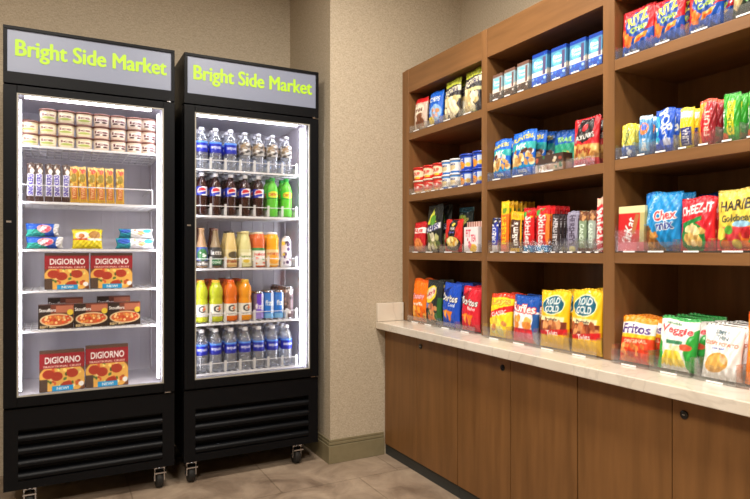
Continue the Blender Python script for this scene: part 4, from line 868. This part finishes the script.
# third shelf
frp = [(.8, 0), (.98, .03), (1, .1), (1, .42), (.92, .52), (.62, .68), (.46, .82), (.44, .94), (.46, .96)]
TAN = mat('milky_coffee', (176, 140, 104), .15); BRN = mat('dark_coffee', (92, 52, 40), .15); CRM = mat('vanilla_drink', (222, 196, 130), .15); PALE = mat('pale_lemon_drink', (222, 216, 150), .15)
FRU = mat('fruit_punch', (226, 110, 60), .15); OJ = mat('orange_juice', (250, 176, 40), .15)
G = 'bottled coffees and juices on the third shelf'
def one(o, x, z, label, cat, y=YB, grp=G): put(o, [False], x, y, z+.0008, 0, label, cat, grp)
o1 = bottle('coffee_bottle', .031, .200, TAN, plastic('tan_cap', (190, 150, 110)), 'lab_frap', .04, .52, prof=frp, capr=.0145); one(o1, DX[0], 1.02, 'tan coffee bottle with blue label at far left', 'coffee bottle')
o2 = bottle('coffee_bottle', .031, .198, mat('latte', (140, 120, 90), .15), plastic('brown_cap', (120, 80, 60)), 'lab_frap2', .04, .52, prof=frp, capr=.0145); one(o2, DX[1], 1.02, 'coffee bottle with dark and green label, second from left', 'coffee bottle')
o3 = bottle('coffee_bottle', .031, .205, BRN, plastic('maroon_cap', (96, 50, 44)), 'lab_frap2', .04, .52, prof=frp, capr=.0145); one(o3, DX[0], 1.02, 'dark brown coffee bottle behind the tan one', 'coffee bottle', YB2)
o3b = copy_tree(o3); one(o3b, DX[1], 1.02, 'dark brown coffee bottle behind the green label one', 'coffee bottle', YB2)
jp = [(.85, 0), (1, .03), (1, .45), (.97, .55), (.8, .75), (.62, .88), (.6, .95)]
o4 = bottle('shake_bottle', .033, .187, CRM, CAPK, 'lab_vanilla', .04, .5, prof=jp, capr=.019); one(o4, DX[2], 1.02, 'cream coloured shake bottle with black cap', 'shake bottle')
o5 = bottle('juice_bottle', .034, .187, PALE, plastic('cream_cap', (226, 214, 150)), 'lab_pale', .04, .5, prof=jp, capr=.023); one(o5, DX[3], 1.02, 'pale yellow juice bottle in the middle', 'juice bottle')
sq = [(.85, 0), (1, .03), (1, .5), (.95, .55), (.95, .6), (1, .65), (1, .82), (.8, .9), (.76, .95)]
o6 = bottle('juice_bottle', .034, .184, FRU, plastic('beige_cap', (232, 214, 180)), 'lab_fruit', .05, .55, prof=sq, capr=.026); one(o6, DX[4], 1.02, 'red orange juice bottle with white and green label', 'juice bottle')
o7 = bottle('juice_bottle', .034, .184, OJ, CAPW, 'lab_oj', .05, .5, prof=sq, capr=.026); one(o7, DX[5], 1.02, 'orange juice bottle with a white cap', 'juice bottle')
o8 = bottle('drink_bottle', .027, .164, WHITEP, CAPC, 'shot_label', .06, .84, prof=sq, capr=.015); one(o8, DX[6], 1.02, 'small white and purple bottle at the right end', 'drink bottle')
for i, pr_ in ((2, o4), (3, o5), (4, o6), (5, o7)):
    q = copy_tree(pr_); one(q, DX[i], 1.02, {2: 'cream coloured shake bottle in the back row', 3: 'pale yellow juice bottle in the back row', 4: 'red orange juice bottle in the back row', 5: 'orange juice bottle in the back row'}[i], pr_['category'], YB2)
# fourth shelf
gat = [(.85, 0), (1, .03), (1, .12), (.94, .16), (.98, .2), (.98, .5), (.90, .56), (1, .64), (1, .74), (.86, .84), (.62, .9), (.6, .94)]
YG = mat('yellow_green_drink', (206, 214, 50), .15, Transmission_Weight=.2); OD = mat('orange_drink', (244, 120, 30), .15, Transmission_Weight=.2); OD2 = mat('amber_drink', (252, 164, 30), .15, Transmission_Weight=.2)
GS = 'sports drinks on the fourth shelf'
def sport(liq, cap, x, y, label): put(bottle('sports_drink_bottle', .035, .212, liq, cap, 'lab_sport', .14, .43, prof=gat, capr=.02), [False], x, y, .7458, 0, label, 'sports drink', GS)
for i, (liq, n_) in enumerate(((YG, 'yellow green'), (YG, 'yellow green'), (OD, 'deep orange'), (OD2, 'amber orange'))):
    x = (.646, .722, .7965, .872)[i]
    sport(liq, CAPY if i != 2 else CAPO, x, YB, '%s sports drink bottle, %s from left, front row' % (n_, pl[i]))
    sport(liq if i > 1 else (OD if i else YG), CAPO, x, YB2+.004, 'sports drink bottle with orange cap, %s from left, second row' % pl[i])
    sport(OD, CAPO, x, YB2+.10, 'sports drink bottle with orange cap, %s from left, rear row' % pl[i])
def can(dn, r, h):
    o = empty('drink_can', (0, 0, 0)); m = wrap_mesh(dn, lambda z: r, .006, h-.010); m.build('can_body', WRAP, o)
    MB().lathe([(r*.8, 0), (r*.86, .001), (r, .007)], 32).build('can_base', CHROME, o)
    MB().lathe([(r, h-.011), (r*.88, h-.003), (r*.88, h), (r*.82, h), (r*.80, h-.003), (.002, h-.003)], 32).build('can_top', CHROME, o); return o
GC = 'drink cans on the fourth shelf'
c1, c2, c3 = can('can_purple', .027, .146), can('can_blue', .0265, .150), can('can_dark', .0258, .168)
put(c1, [False], .944, YB-.004, .7458, 0, 'purple and white slim can beside the amber sports drink', 'drink can', GC)
put(copy_tree(c1), [False], .944, YB+.052, .7458, .3, 'purple and white slim can behind the front purple can', 'drink can', GC)
u = [False]
put(c2, u, .9995, YB-.004, .7458, 0, 'blue slim can, left of the two blue cans', 'drink can', GC); put(c2, u, 1.0535, YB-.004, .7458, .3, 'blue and white slim can, right of the two', 'drink can', GC)
put(c2, u, .9995, YB+.052, .7458, 0, 'blue slim can behind the left blue can', 'drink can', GC)
put(c2, u, 1.0535, YB+.052, .7458, 0, 'blue slim can behind the right blue can', 'drink can', GC)
u = [False]
for k in range(5): put(c3, u, 1.1095, YB-.004+k*.056, .7458, .2*k, 'tall dark patterned can, %s from the front at the right end' % (['', 'second', 'third', 'fourth', 'fifth'][k] or 'first'), 'drink can', GC)

# the fridges stand 5 cm further out than drawn above and are 2 % smaller: resize them and their contents about the middle of their front
FS, FO, FN = .981, Vector((.522, 2.94, 0)), Vector((.512, 2.884, .0209))
for o in [FA, FB] + [o for o in SC.objects if o not in before_fridge_goods]:
    if o.parent is None:
        o.location = FN + FS*(Vector(o.location)-FO); o.scale = (FS, FS, FS)
